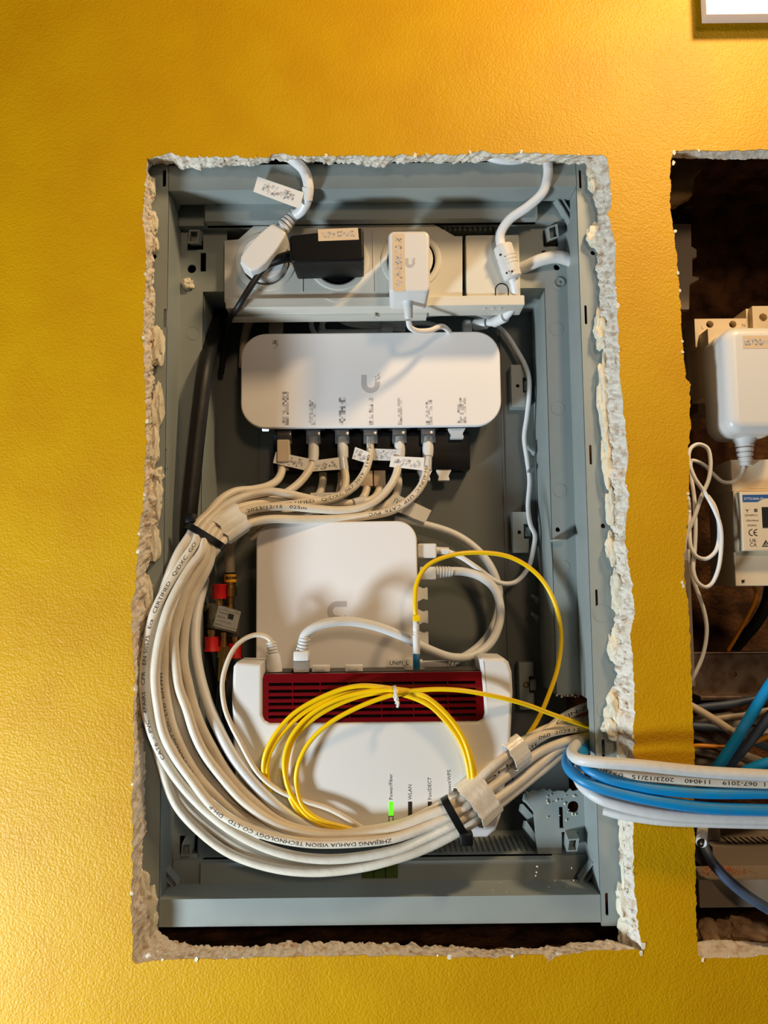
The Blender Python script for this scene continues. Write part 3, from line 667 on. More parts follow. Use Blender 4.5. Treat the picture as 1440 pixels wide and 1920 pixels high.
# ---- white adapter with emblem
wa = thing('white_power_adapter', 'white plug-in power adapter with tan label strip and U emblem', 'power adapter', P(767, 580, 30))
a, b = P(728, 433, 12), P(807, 548, 12)
MB().add(slab(rrect(a.x, b.x, b.z, a.z, 4.5, 6), 12, 50, 2.2, 4, taper=0.8)).build('adapter_body', WHITE, wa)
MB().add(lathe([(17.5, 0), (17.5, 14)], V((sx[2], YO + 12, zrow)), (0, -1, 0), 32)).build('plug_base', WHITE, wa)
q0, q1 = P(736, 439, 11.8), P(759, 546, 11.8)
lb = MB().add(box(q0.x, q1.x, 11.75, 12.1, q1.z, q0.z)).build('tan_label', PAPERT, wa, smooth=False)
mosaic('label_print', lb, frame(V(((q0.x + q1.x) / 2, 11.7, (q0.z + q1.z) / 2)), (0, 0, -1), (1, 0, 0)), 40, 4.8, 1.2, .5)
ui_logo(FM(P(769, 493, 11.9)), 7.0).build('emblem', None, wa, smooth=False)
q = P(765, 569, 33); MB().add(lathe([(5.2, 0), (4.2, 1.5), (3.7, 4), (3.3, 14), (2.6, 15)], q + V((0, 0, 3)), (0.03, 0.1, -1), 18)).build('cord_boot', WHITE, wa)
MB().add(tube(pxpath([(766, 600, 36), (768, 612, 40), (780, 620, 46), (805, 620, 55), (828, 612, 66), (842, 622, 80), (846, 640, 100)]), 2.2, 12)).build('cord', CORD, wa)

# ---- ferrite cord of the switch
fc = thing('ferrite_power_cord', 'thick white power cord with ferrite barrel above the switch', 'cord', P(940, 600, 70))
MB().add(tube(pxpath([(1026, 270, 30), (1027, 305, 16), (1027, 330, 17), (1018, 360, 21), (990, 387, 28), (955, 412, 36), (938, 440, 42), (940, 462, 44), (955, 500, 46), (965, 535, 50), (965, 565, 58), (948, 592, 72), (925, 603, 84), (900, 607, 92)]), 3.7, 14)).build('cord', CORD, fc)
fa, fb = P(942, 460, 44), P(962, 522, 47); fd = (fb - fa); L = fd.length
pr = [(3.8, -.5), (6.5, 0), (7.6, 1.2), (7.6, L * .36)]
for k in range(3): pr += [(7.0, L * .36 + k * 3 + .3), (7.0, L * .36 + k * 3 + .9), (7.7, L * .36 + k * 3 + 1.3), (7.7, L * .36 + k * 3 + 3)]
pr += [(7.4, L * .8), (7.2, L - 1), (6.2, L), (3.8, L + .6)]
fe = MB().add(lathe(pr, fa, fd, 28)).build('ferrite_barrel', WHITE, fc, sharp=28)
for (x, y) in ((938, 478), (948, 482), (950, 512), (960, 509)): MB().add(lathe([(.9, 0), (.9, .3)], P(x, y, 38.8), (0, -1, 0), 10)).build('vent_dot', HOLE, fe)
MB().add(tube(spline([P(947, 594, 71), P(926, 604, 83)]), 4.5, 14)).build('label_sleeve', PAPER, fc)
MB().add(tube(spline([P(912, 606, 87), P(890, 609, 93)]), 4.9, 16)).build('connector_grip', WHITE, fc)
a = P(868, 598, 88); b = P(886, 624, 88); MB().add(slab(rrect(a.x, b.x, b.z - 2, a.z, 2.5, 4), 88, 98, 2.0)).build('connector_head', WHITE, fc)
q = [P(884, 566, 82), P(935, 578, 86), P(941, 590, 86), P(918, 600, 84), P(884, 588, 82)]
fl = MB().add(prism(q, V((0, .4, 0)))).build('flag_label', PAPER, fc, smooth=False)
mosaic('label_print', fl, frame(sum(q, V()) / 5 - V((0, 1.2, 0)), q[1] - q[0], V((0, 0, 1))), 17, 5, 1.3, .5)
lc = thing('spare_cord_loop', 'short bend of white cord peeking under the plaster at the top', 'cord', P(940, 305, 18))
MB().add(tube(pxpath([(890, 275, 26), (915, 294, 19), (945, 301, 17.5), (975, 300, 18), (1000, 290, 22), (1015, 270, 30)]), 3.0, 12)).build('cord', CORD, lc)
# ---- grey feed cable out of the right side
fd_ = MB().add(tube(pxpath([(1092, 500, 56), (1071, 489, 52), (1045, 482, 50), (1015, 487, 51), (985, 500, 57), (960, 510, 66)]), 5.0, 14)).build('feed_cable', CABLEG)
tag(fd_, 'thick grey-white feed cable from the right side wall to the socket strip', 'cable')

# ---- switch
YS = 80.0
sw = thing('network_switch', 'wide white network switch with grey U emblem and printed port labels', 'network switch', P(697, 815, 97))
a, b = P(452, 626, YS), P(941, 798, YS); sx0, sx1, sz0, sz1 = a.x, b.x, b.z, a.z
MB().add(slab(rrect(sx0, sx1, sz0, sz1, 21, 14), YS, YS + 3.2, 1.2, 4)).build('top_shell', WHITEM, sw)
MB().add(slab(rrect(sx0 + .3, sx1 - .3, sz0 + .3, sz1 - .3, 21, 14), YS + 3.2, YS + 5.4, 0)).build('shell_seam', SHELL2, sw)
MB().add(slab(rrect(sx0 + .1, sx1 - .1, sz0 + .1, sz1 - .1, 21, 14), YS + 5.4, YS + 33, 0, 3, back=3, taper=7)).build('lower_shell', WHITEM, sw)
ui_logo(frame(P(695, 720, YS - .02), (1, 0, 0), (0, 0, 1)), 15.5).build('emblem', None, sw, smooth=False)
ports = (534, 588, 642, 695, 749, 803, 857)
for i, x in enumerate(ports):
    c = PX(x, 806, YS + 8); MB().add(box(c - 8.6, c + 8.6, YS + 7, YS + 20, sz0 - 0.25, sz0 + 4)).add(box(c - 4, c + 4, YS + 6, YS + 7.5, sz0 - 0.3, sz0 + 4)).build('port', HOLE, sw, smooth=False)
q = P(498, 813, YS + 10); MB().add(box(q.x - 2.6, q.x + 2.6, YS + 8, YS + 10.5, sz0 - .5, sz0 + 2, .4)).build('status_led', LEDB, sw)
cp = P(857, 808, YS + 8); dust_cap(V((cp.x, YS + 8, sz0 + 1)), (0, 0, -1), 14.5, 8, parent=sw)
for i, (x, y0, y1, wd) in enumerate([(516, 633, 658, 12), (535, 731, 802, 13), (585, 748, 802, 13), (641, 746, 802, 13), (694, 743, 802, 12), (748, 744, 802, 12), (804, 747, 802, 13), (864, 744, 798, 20)]):
    a, b = P(x - wd / 2, y0, YS), P(x + wd / 2, y1 - 5, YS)
    lb = MB().add(box(a.x, b.x, YS - .12, YS + .1, b.z, a.z)).build('port_label', WHITEM, sw, smooth=False)
    mosaic('label_print', lb, frame(V(((a.x + b.x) / 2, YS - .13, (a.z + b.z) / 2)), (0, 0, 1), (-1, 0, 0)), a.z - b.z, b.x - a.x, 1.75, .72)

# ---- black switch behind and below
bb = thing('black_network_box', 'black network box half hidden below the white switch', 'network box', P(690, 884, 108))
a, b = P(512, 830, 96), P(882, 880, 96)
MB().add(box(a.x, b.x, 96, 115, b.z, sz0 - 1.5, 1.0)).build('casing', BLACK, bb)
for x in (796, 832): q = P(x, 878, 97); dust_cap(V((q.x, 97, b.z + .5)), (0, 0, -1), 12.5, 8, parent=bb)
for x in (605, 640, 688, 712, 745): c = PX(x, 880, 97); MB().add(box(c - 6.5, c + 6.5, 98, 110, b.z - .3, b.z + 2)).build('port', HOLE, bb, smooth=False)

# ---- gateway
YG = 62.0
gw = thing('network_gateway', 'square white network gateway with sideways U emblem standing behind the router', 'network gateway', P(630, 1240, 76))
gx0, gx1, gz1 = PX(480, 1100, YG), PX(783, 1100, YG), PZ(630, 978, YG); gz0 = gz1 - 141.8
MB().add(slab(rrect(gx0, gx1, gz0, gz1, 16, 12), YG, YG + 3.0, 1.2, 4)).build('top_shell', WHITEM, gw)
MB().add(slab(rrect(gx0 + .3, gx1 - .3, gz0 + .3, gz1 - .3, 16, 12), YG + 3.0, YG + 30, 0, 3, back=3, taper=3)).build('lower_shell', WHITE, gw)
ui_logo(frame(P(632, 1146, YG - .02), (0, 0, -1), (1, 0, 0)), 15.5).build('emblem', None, gw, smooth=False)
for y in (1113, 1157, 1197): q = P(783, y, YG + 10); dust_cap(V((gx1 - 1.0, YG + 9, q.z)), (1, 0, 0), 13.0, 8, parent=gw)
for y in (1032, 1075): q = P(783, y, YG + 10); MB().add(box(gx1 - 1, gx1 + .25, YG + 8, YG + 20, q.z - 7.5, q.z + 7.5)).build('port', HOLE, gw, smooth=False)

# ---- router
YR = 18.0
rt = thing('router', 'white router with dark red vent panel standing in front at the bottom', 'router', P(700, 1572, 36))
def rp(pts): return [(lambda q: (q.x, q.z))(P(a_, b_, YR)) for a_, b_ in pts]
body = rp([(437, 1250), (443, 1242), (492, 1243), (492, 1340), (497, 1350), (506, 1355), (895, 1352), (904, 1347), (908, 1336), (900, 1236), (905, 1233), (945, 1234), (954, 1241), (960, 1260), (962, 1300), (957, 1400), (940, 1530), (930, 1558), (913, 1571), (470, 1575), (455, 1560), (446, 1530), (437, 1400), (434, 1300)])
MB().add(slab(body, YR, YR + 36, 2.6, 4, back=2)).build('shell', WHITE, rt)
hx0, hx1, hz0, hz1 = PX(493, 1300, YR), PX(907, 1300, YR), PZ(700, 1354, YR), PZ(700, 1262, YR)
holes = []; nrow = 6; hh = (hz1 - hz0)
rows = [PZ(700, y, YR) for y in (1282, 1295, 1307, 1319, 1331, 1343)]
seams = [502, 548, 600, 655, 715, 775, 840, 893]
for z in rows:
    for i in range(len(seams) - 1):
        a, b = PX(seams[i] + 1, 1300, YR), PX(seams[i + 1] - 1, 1300, YR); holes.append([(a, z - 1.1), (b, z - 1.1), (b, z + 1.1), (a, z + 1.1)])
pan = round_poly([(hx0, hz0), (hx1, hz0), (hx1, hz1), (hx0, hz1)], 3.0, 4)
rp_ = MB().add(plate(pan, holes, YR + 1.2, YR + 4.5)).build('vent_panel', RED, rt, smooth=False)
MB().add(box(hx0, hx1, YR + 4.6, YR + 9, hz0, hz1 - .5)).build('vent_backing', HOLE, rp_, smooth=False)
MB().add(slab([(hx0, hz0), (hx1, hz0), (hx1, hz1 + 0.3), (hx0, hz1 + .3)], YR + 9, YR + 33, 0)).build('port_block', PORTS, rt, smooth=False)
for x in (602, 664):
    q = P(x, 1252, YR + 14); MB().add(box(q.x - 6.5, q.x + 6.5, YR + 9, YR + 18, hz1 - 1, hz1 + 4.6, .6)).add(box(q.x - 3.5, q.x + 3.5, YR + 8.6, YR + 9.2, hz1 + 1.4, hz1 + 3.2)).build('port_cap', WHITE, rt)
for x in (566, 778):
    q = P(x, 1252, YR + 14); MB().add(box(q.x - 7.5, q.x + 7.5, YR + 9.5, YR + 24, hz1 - .5, hz1 + 1.0)).build('port', METAL if x > 700 else HOLE, rt, smooth=False)
for x, s_, lit in ((733, 'Power/Fiber', 1), (769, 'WLAN', 0), (806, 'Fon/DECT', 0), (843, 'Connect/WPS', 0)):
    a, b = P(x - 4, 1503, YR), P(x + 4, 1529, YR); xm = (a.x + b.x) / 2
    MB().add(box(a.x, b.x, YR - .15, YR + 1, b.z, a.z, .1)).build('status_led', LEDG if lit else LEDOFF, rt, smooth=False)
    fr = plate([(a.x - .3, b.z - 7.2), (b.x + .3, b.z - 7.2), (b.x + .3, b.z - .2), (a.x - .3, b.z - .2)], [[(a.x + .3, b.z - 6.6), (b.x - .3, b.z - 6.6), (b.x - .3, b.z - .8), (a.x + .3, b.z - .8)]], YR - .08, YR + .2)
    MB().add(fr).build('button_outline', LEDOFF, rt, smooth=False)
    MB().add(flat_text(s_, 2.5, frame(V((xm, YR - .02, a.z + 1.2)), (0, 0, 1), (-1, 0, 0)))).build('lettering', INK, rt, smooth=False)
# router power plug and thin cord
rpw = thing('router_power_lead', 'thin white power lead arching from the router top left', 'cord', P(510, 1255, 36))
MB().add(tube(pxpath([(512, 1215, 34), (505, 1198, 33), (485, 1190, 31), (462, 1196, 28), (440, 1215, 24), (425, 1245, 20), (417, 1280, 17), (421, 1325, 14), (434, 1360, 12), (448, 1387, 12), (483, 1448, 12), (518, 1479, 12), (559, 1498, 12), (615, 1516, 12), (657, 1538, 12), (690, 1560, 15), (720, 1580, 22)]), 1.8, 12)).build('cord', CABLE, rpw)
q = P(515, 1255, 34); u = (P(508, 1203, 34) - q)
Lr = u.length; pr = [(5.6, -3), (5.6, Lr * .42), (4.9, Lr * .55)]
for k in range(4): t = Lr * (.58 + k * .105); pr += [(3.0, t), (3.0, t + .7), (4.3 - k * .2, t + .8), (4.2 - k * .2, t + 1.7)]
pr += [(2.0, Lr * 1.02)]
MB().add(lathe(pr, q, u, 22)).build('plug', WHITE, rpw, sharp=28)
# ================================================================== cable bundle
def near_s(path, p):
    L = 0.0; best = (1e9, 0)
    for i in range(len(path)):
        if i: L += (path[i] - path[i - 1]).length
        dd = (path[i] - p).length
        if dd < best[0]: best = (dd, L)
    return best[1]
RC = 3.35
def net_cable(name, label, px, r=RC, matl=CABLE, texts=(), group=None, cat='cable', base=None, step=2.2):
    """texts: (string, start px point, end px point, roll)"""
    path = pxpath(px, step)
    t = thing(name, label, cat, base or path[len(path) // 2].copy(), group)
    c = MB().add(tube(path, r, 14)).build('sheath', matl, t)
    for (s_, pa, pb, roll) in texts:
        a = near_s(path, P(*pa)); b = near_s(path, P(*pb)); w_ = text_w(s_, 2.5)
        MB().add(cable_text(s_, 2.5, path, r, a, flip=(b < a), roll=roll, stretch=abs(b - a) / w_)).build('sheath_print', INK, c, smooth=False)
    return t, path
def rj45(parent, px, y, z_top, boot=None, down=True):
    """clear modular plug below a port of the switch, latch tab to the front"""
    c = PX(px, 830, y)
    MB().add(box(c - 5.9, c + 5.9, y - 4, y + 6.5, z_top - 12, z_top + 2, .5)).build('clear_plug', CLEAR, parent)
    MB().add(box(c - 4.4, c + 4.4, y + 1, y + 1.8, z_top - 4, z_top + 1)).build('plug_contacts', BRASS, parent, smooth=False)
YP = 93.0
zp = sz0
p1, q1 = net_cable('network_cable', 'white network cable with tan locking boot in the switch leftmost port', [(531, 845, YP), (530, 875, 91), (522, 898, 83), (503, 911, 71), (474, 918, 59), (440, 922, 49), (413, 938, 41), (391, 963, 34), (369, 984, 27), (352, 1010, 22), (335, 1036, 18), (318, 1075, 16), (300, 1130, 15.5), (287, 1190, 15.5), (280, 1260, 15.5), (283, 1330, 15), (292, 1390, 14.5), (304, 1437, 15), (330, 1507, 18), (379, 1562, 20), (434, 1601, 21), (511, 1627, 20), (587, 1635, 18), (674, 1627, 15), (740, 1611, 13), (800, 1590, 12), (866, 1556, 11), (905, 1530, 14), (931, 1512, 20), (991, 1464, 32), (1030, 1433, 40), (1061, 1406, 48), (1095, 1390, 56), (1130, 1378, 66)], group='network cables in the bundle')
p2, q2 = net_cable('network_cable', 'white network cable in the second switch port from the left', [(588, 820, YP), (586, 866, 90), (572, 893, 84), (547, 917, 76), (508, 938, 66), (470, 952, 55), (430, 975, 44), (386, 1004, 32), (372, 1030, 26), (352, 1064, 20), (334, 1108, 16), (320, 1160, 13), (312, 1222, 10), (309, 1274, 9), (314, 1320, 8), (323, 1360, 8), (339, 1399, 8), (361, 1438, 8), (384, 1469, 8), (440, 1520, 9), (500, 1553, 10), (560, 1572, 11), (640, 1579, 12), (740, 1566, 12), (800, 1543, 12), (845, 1517, 12), (885, 1490, 14), (900, 1468, 14), (935, 1440, 18), (975, 1407, 26), (1010, 1385, 36), (1045, 1368, 46), (1085, 1358, 55), (1130, 1350, 66)], texts=[('TECHNOLOGY CO., LTD  DH-PFM', (372, 1455, 8), (306, 1260, 9), 0.5), ('ING NO', (1000, 1390, 33), (905, 1465, 15), 0.6)], group='network cables in the bundle')
p3, q3 = net_cable('network_cable', 'white network cable in the third switch port from the left', [(642, 820, YP), (644, 868, 90), (648, 900, 87), (642, 925, 83), (618, 946, 78), (585, 960, 72), (540, 968, 64), (490, 966, 56), (450, 975, 46), (398, 1013, 32), (378, 1055, 28), (357, 1100, 25), (338, 1150, 22), (325, 1210, 18), (322, 1280, 16), (332, 1340, 14), (352, 1400, 14), (395, 1465, 14), (450, 1515, 14), (520, 1555, 13), (600, 1573, 12.5), (740, 1558, 13), (800, 1534, 13), (846, 1508, 13.5), (880, 1490, 16), (905, 1466, 19), (950, 1428, 25), (1000, 1392, 36), (1057, 1345, 50), (1100, 1325, 60), (1140, 1315, 70)], texts=[('CTIN-Z', (1036, 1362, 46), (1098, 1326, 59), 0.1)], group='network cables in the bundle')
p4, q4 = net_cable('network_cable', 'white network cable printed CERTIFIED in the fourth switch port', [(695, 820, YP), (693, 850, 90), (687, 878, 86), (668, 908, 80), (640, 928, 74), (610, 938, 68), (560, 944, 60), (510, 950, 52), (470, 956, 46), (440, 968, 40), (415, 985, 34), (394, 1007, 24), (384, 1050, 20), (365, 1082, 17), (347, 1117, 14), (337, 1150, 12), (327, 1196, 10), (329, 1242, 9), (336, 1289, 8), (350, 1328, 7), (365, 1375, 7), (384, 1414, 7), (420, 1462, 7), (462, 1507, 7), (518, 1545, 6), (587, 1566, 5.5), (674, 1566, 5.5), (740, 1553, 6), (800, 1530, 7), (842, 1513, 7), (880, 1485, 9), (905, 1455, 11), (935, 1428, 15), (968, 1405, 22), (1000, 1385, 30), (1038, 1372, 40), (1077, 1366, 50), (1108, 1366, 58), (1140, 1362, 68)], texts=[('50575  Eca  CERTIFIED   Q/DXC 067-2019   1140   2023', (452, 962, 42), (694, 815, 92), 0.15), ('060  2023.12', (1003, 1384, 31), (1080, 1366, 51), -0.1)], group='network cables in the bundle')
p5, q5 = net_cable('network_cable', 'white network cable printed 2023/12/15 025m in the fifth switch port', [(749, 820, YP), (748, 868, 89), (736, 905, 82), (710, 935, 76), (680, 951, 71), (640, 957, 66), (590, 954, 60), (540, 950, 54), (490, 952, 46), (450, 964, 40), (425, 985, 33), (402, 1016, 24), (392, 1058, 22), (372, 1100, 20), (360, 1125, 18), (350, 1162, 17), (345, 1205, 16), (345, 1242, 15), (353, 1281, 14), (365, 1328, 13), (384, 1375, 12), (434, 1458, 12), (483, 1507, 12), (539, 1543, 12), (622, 1560, 12), (740, 1548, 12.5), (800, 1524, 13), (836, 1504, 13), (876, 1478, 15), (897, 1455, 17), (930, 1425, 21), (962, 1398, 28), (990, 1385, 36), (1022, 1368, 45), (1069, 1354, 54), (1104, 1350, 62), (1140, 1345, 72)], texts=[('40  2023/12/15   025m', (442, 968, 38), (574, 953, 58), -0.1)], group='network cables in the bundle')
p6, q6 = net_cable('network_cable', 'white network cable printed UTP CAT6 in the sixth switch port', [(803, 820, YP), (801, 866, 89), (793, 905, 83), (770, 935, 78), (735, 957, 74), (690, 967, 70), (640, 972, 66), (560, 974, 58), (500, 974, 50), (460, 985, 42), (430, 1003, 34), (407, 1028, 25), (385, 1060, 26), (362, 1100, 25), (340, 1150, 22), (318, 1210, 18), (305, 1280, 16.5), (303, 1340, 16), (309, 1410, 17), (322, 1465, 19), (350, 1510, 21), (407, 1560, 24), (483, 1604, 25), (560, 1621, 24), (640, 1623, 22), (740, 1603, 18), (800, 1582, 16), (864, 1550, 14), (903, 1522, 17), (940, 1500, 24), (991, 1455, 36), (1030, 1425, 46), (1061, 1400, 54), (1100, 1385, 62), (1135, 1375, 70)], texts=[('20  DH-  9201-6UN-C  UTP  CAT6  PVC', (802, 818, 92), (690, 967, 70), -0.1)], group='network cables in the bundle')
k1, r1 = net_cable('network_cable', 'white network cable printed EN 50575 CERTIFIED on the outer left of the bundle', [(712, 880, 104), (712, 915, 100), (700, 935, 92), (665, 943, 86), (620, 942, 80), (575, 934, 68), (539, 926, 56), (505, 922, 51), (475, 927, 47), (438, 939, 40), (409, 959, 34), (378, 991, 24), (365, 1020, 18), (345, 1050, 14), (322, 1085, 11), (300, 1125, 9), (285, 1162, 9), (275, 1212, 9), (270, 1262, 9), (271, 1310, 9), (278, 1354, 8), (302, 1413, 7), (341, 1472, 6), (396, 1528, 6), (462, 1573, 6), (535, 1601, 6), (622, 1611, 6), (740, 1594, 6), (800, 1570, 6), (861, 1540, 6), (900, 1515, 10), (929, 1498, 16), (976, 1464, 26), (1022, 1425, 36), (1053, 1402, 44), (1092, 1388, 54), (1130, 1374, 64)], texts=[('CAT6  -  PVC   4PAIRS   CPR   EN 50575   Eca   CERTIFIED   Q/DXC  GO', (312, 1425, 7), (366, 1018, 18), -0.15)], group='network cables in the bundle')
k2, r2 = net_cable('network_cable', 'white network cable printed ZHEJIANG DAHUA VISION TECHNOLOGY along the bundle front', [(688, 880, 104), (688, 915, 100), (675, 940, 94), (640, 952, 86), (600, 950, 78), (555, 946, 68), (510, 940, 58), (470, 946, 48), (441, 955, 40), (416, 969, 34), (387, 999, 24), (380, 1032, 17), (357, 1064, 12), (335, 1100, 7), (317, 1137, 4), (305, 1175, 3), (295, 1222, 2), (291, 1274, 2), (297, 1328, 2), (307, 1375, 2), (326, 1414, 1), (353, 1453, 1), (410, 1522, 1), (480, 1559, 1), (528, 1573, 1), (587, 1581, 1), (691, 1578, 1), (740, 1571, 2), (800, 1550, 4), (851, 1527, 5), (890, 1500, 8), (913, 1483, 12), (960, 1448, 22), (1014, 1409, 34), (1061, 1390, 44), (1104, 1380, 54), (1135, 1368, 64)], texts=[('ZHEJIANG DAHUA VISION TECHNOLOGY CO.,LTD   DH-P', (736, 1572, 1), (395, 1508, 1), 0.05)], group='network cables in the bundle')
k3, r3 = net_cable('network_cable', 'thicker tan-white cable running innermost along the bundle past the splitter', [(384, 1085, 70), (369, 1150, 50), (366, 1211, 38), (376, 1274, 28), (393, 1328, 20), (408, 1363, 15), (441, 1424, 13), (490, 1483, 13), (535, 1524, 13), (587, 1549, 14), (640, 1563, 14.5), (700, 1568, 14.5)], r=4.0, matl=CABLEG, group='network cables in the bundle')
# dim cables hanging under the black box
for lab, pts in (('dim white network cable hanging leftmost under the black box', [(605, 880, 104), (605, 905, 102), (596, 930, 98), (570, 950, 94), (530, 965, 90), (480, 985, 86), (440, 1010, 86), (425, 1060, 88)]),
                 ('dim white network cable hanging second under the black box', [(640, 880, 104), (640, 905, 102), (630, 935, 98), (600, 956, 95), (560, 968, 92), (510, 985, 90), (470, 1010, 90)]),
                 ('dim white network cable hanging rightmost under the black box', [(745, 880, 104), (747, 905, 103), (742, 930, 101), (720, 950, 98), (690, 962, 95), (650, 975, 94), (600, 990, 95)])):
    net_cable('network_cable', lab, pts, group='network cables under the black box')
# plugs, boots, sleeves and flags of the switch cables
for t, x in ((p1, 534), (p2, 588), (p3, 642), (p4, 695), (p5, 749), (p6, 803)): rj45(t, x, YP - 1, zp)
for t, path, s0, s1 in ((p2, q2, 4, 22), (p3, q3, 4, 20), (p5, q5, 4, 20), (p6, q6, 4, 18)):
    L = 0; seg = []
    for i in range(1, len(path)):
        L += (path[i] - path[i - 1]).length
        if s0 <= L <= s1: seg.append(path[i])
    MB().add(tube(seg, lambda u: 4.3 + .4 * math.sin(u * 3.1), 14)).build('boot', CABLEG, t)
q = P(531, 842, 86); MB().add(slab(rrect(q.x - 5.2, q.x + 5.2, q.z - 11, q.z + 8, 1.2, 3), 85.5, 96, .8)).build('locking_boot', CABLEB, p1)
e0 = P(531, 868, 92)
sr = MB()
for k in range(3): sr.add(lathe([(4.8, 0), (4.8, 1.6)], e0 + V((0, 0, -k * 2.4)), (0, 0, -1), 16))
sr.build('strain_rings', CABLEB, p1)
def flag(parent, corners, matl, pw=.5, name='flag_label', ww=None):
    q = [P(*c) for c in corners]; f_ = MB().add(prism(q, V((0, .35, 0)))).build(name, matl, parent, smooth=False)
    W = (q[1] - q[0]).length; H = (q[3] - q[0]).length
    if pw: mosaic('label_print', f_, frame(sum(q, V()) / 4 - V((0, .3, 0)), q[1] - q[0], q[0] - q[3]), W * .8, H * .7, 1.35, pw)
    return f_
flag(p2, [(517, 847, 87), (580, 860, 86), (576, 883, 86), (512, 868, 87)], PAPER, .4)
flag(p3, [(583, 864, 86.5), (640, 857, 87), (641, 880, 87), (585, 884, 86.5)], PAPER, .35)
flag(p4, [(666, 838, 87), (692, 848, 86), (687, 868, 86), (660, 860, 87)], PAPER, .35)
flag(p5, [(701, 841, 90), (752, 843, 86), (750, 864, 86), (699, 863, 90)], SILVER, .45)
flag(p6, [(734, 855, 85), (796, 858, 84.5), (794, 882, 84.5), (730, 875, 85)], PAPER, .3)
for t, a_, b_ in ((p3, (642, 858, 90), (645, 881, 89.5)), (p6, (801, 857, 89.6), (800, 882, 88))):
    MB().add(tube(spline([P(*a_), P(*b_)]), 4.1, 14)).build('label_sleeve', SILVER, t)
fg = flag(k1, [(742, 926, 96), (809, 957, 93), (797, 980, 93), (722, 950, 96)], PAPER, 0)
MB().add(flat_text('R-U', 3.4, frame(P(756, 944, 94.2), P(742, 926, 96) - P(809, 957, 96), P(797, 980, 93) - P(809, 957, 93)))).build('lettering', INK, fg, smooth=False)
flag(k2, [(582, 924, 92), (640, 923, 90), (640, 940, 90), (580, 938, 92)], PAPER, .2)
MB().add(tube(spline([P(662, 944, 84), P(684, 938, 90)]), 4.0, 12)).build('label_sleeve', SILVER, k2)
for (t, x) in ((k1, 712), (k2, 688)):
    q = P(x, 900, 103); MB().add(box(q.x - 5, q.x + 5, 97, 108, q.z - 6, q.z + 9, .6)).build('plug', CABLEB, t)

# cable ties and tape
def band(c, t, u, ru, rv, wid, th, n=40, wr=0.0, seed=0.0, sq=2.6, rows=6):
    """closed band round a bundle: axis t, long half-axis ru along u, short half-axis rv"""
    t = t.normalized(); u = (u - t * u.dot(t)).normalized(); w_ = t.cross(u).normalized(); v = []; f = []
    for j in range(rows + 1):
        for k in range(n):
            a = 2 * math.pi * k / n; ca, sa = math.cos(a), math.sin(a)
            p = c + u * (ru * math.copysign(abs(ca) ** (2 / sq), ca)) + w_ * (rv * math.copysign(abs(sa) ** (2 / sq), sa))
            e_ = (j / rows - .5) * wid
            if wr: e_ *= 1 + wr * 0.16 * fbm(V((ca * 2, sa * 2, seed)), 3); p += (p - c).normalized() * wr * fbm(p * 0.18 + V((seed, 0, 0)), 4)
            v.append(p + t * e_)
    for j in range(rows):
        for k in range(n): f.append([j * n + k, j * n + (k + 1) % n, (j + 1) * n + (k + 1) % n, (j + 1) * n + k])
    m = len(v); v += [p + (c + t * (p - c).dot(t) - p).normalized() * th for p in list(v)]
    f += [[i + m for i in q_][::-1] for q_ in list(f)]
    for j in (0, rows):
        for k in range(n): f.append([j * n + k, j * n + (k + 1) % n, m + j * n + (k + 1) % n, m + j * n + k])
    return v, f
def pd(a, b): return P(*b) - P(*a)
tie = thing('cable_tie', 'black cable tie round the bundle at upper left', 'cable tie', P(382, 1005, 25), 'black cable ties')
MB().add(band(P(385, 1006, 27.5), pd((392, 992, 27), (372, 1022, 25)), pd((360, 976, 27), (408, 1036, 27)), 16.5, 9.5, 5.2, 1.2)).build('strap', TIE, tie)
q = P(361, 973, 27); MB().add(box(q.x - 4.5, q.x + 3, 22, 30, q.z - 3, q.z + 4, 1)).build('lock_head', TIE, tie)
tie = thing('cable_tie', 'black cable tie round the bundle in front of the router', 'cable tie', P(862, 1532, 8), 'black cable ties')
MB().add(band(P(853, 1531, 9), pd((840, 1539, 9), (870, 1521, 9)), pd((836, 1502, 9), (872, 1560, 9)), 15.5, 8.6, 5.4, 1.3)).build('strap', TIE, tie)
q = P(874, 1572, 6); MB().add(box(q.x - 4.5, q.x + 4.5, 1, 9, q.z - 4, q.z + 5, 1.2)).build('lock_head', TIE, tie)
tp = MB().add(band(P(433, 983, 38), pd((455, 966, 42), (412, 996, 34)), pd((424, 958, 38), (446, 1006, 38)), 11.5, 9.0, 21, .5, 64, 1.6, 2.0, 2.6, 12)).build('white_tape', TAPE)
tag(tp, 'cream tape wrapped round the cables beside the upper cable tie', 'tape', 'tape wraps on the bundle')
tp = MB().add(band(P(896, 1499, 12), pd((880, 1512, 10), (916, 1480, 17)), pd((868, 1468, 12), (926, 1534, 12)), 16.8, 9.6, 19, .5, 64, 1.5, 5.0, 2.8, 12)).build('white_tape', TAPE)
tag(tp, 'wide white tape wrapped round all cables beside the lower cable tie', 'tape', 'tape wraps on the bundle')
tp = MB().add(band(P(966, 1411, 23), pd((948, 1424, 19), (985, 1396, 28)), pd((954, 1390, 23), (978, 1432, 23)), 10.2, 7.8, 15, .5, 56, 1.3, 8.0, 2.4, 10)).build('white_tape', TAPE)
tag(tp, 'narrow white tape wrapped round the upper cables near the right notch', 'tape', 'tape wraps on the bundle')

# ---- thick black cable on the left
bc = MB().add(tube(pxpath([(420, 575, 110), (408, 605, 96), (395, 645, 72), (384, 695, 52), (376, 760, 47), (368, 830, 45), (361, 900, 43), (355, 960, 42), (352, 1010, 44), (356, 1080, 56), (372, 1170, 75), (395, 1300, 85), (430, 1450, 90)]), 6.4, 16)).build('black_power_cable', BLACKC)
tag(bc, 'thick black power cable running down the cabinet left side', 'cable')

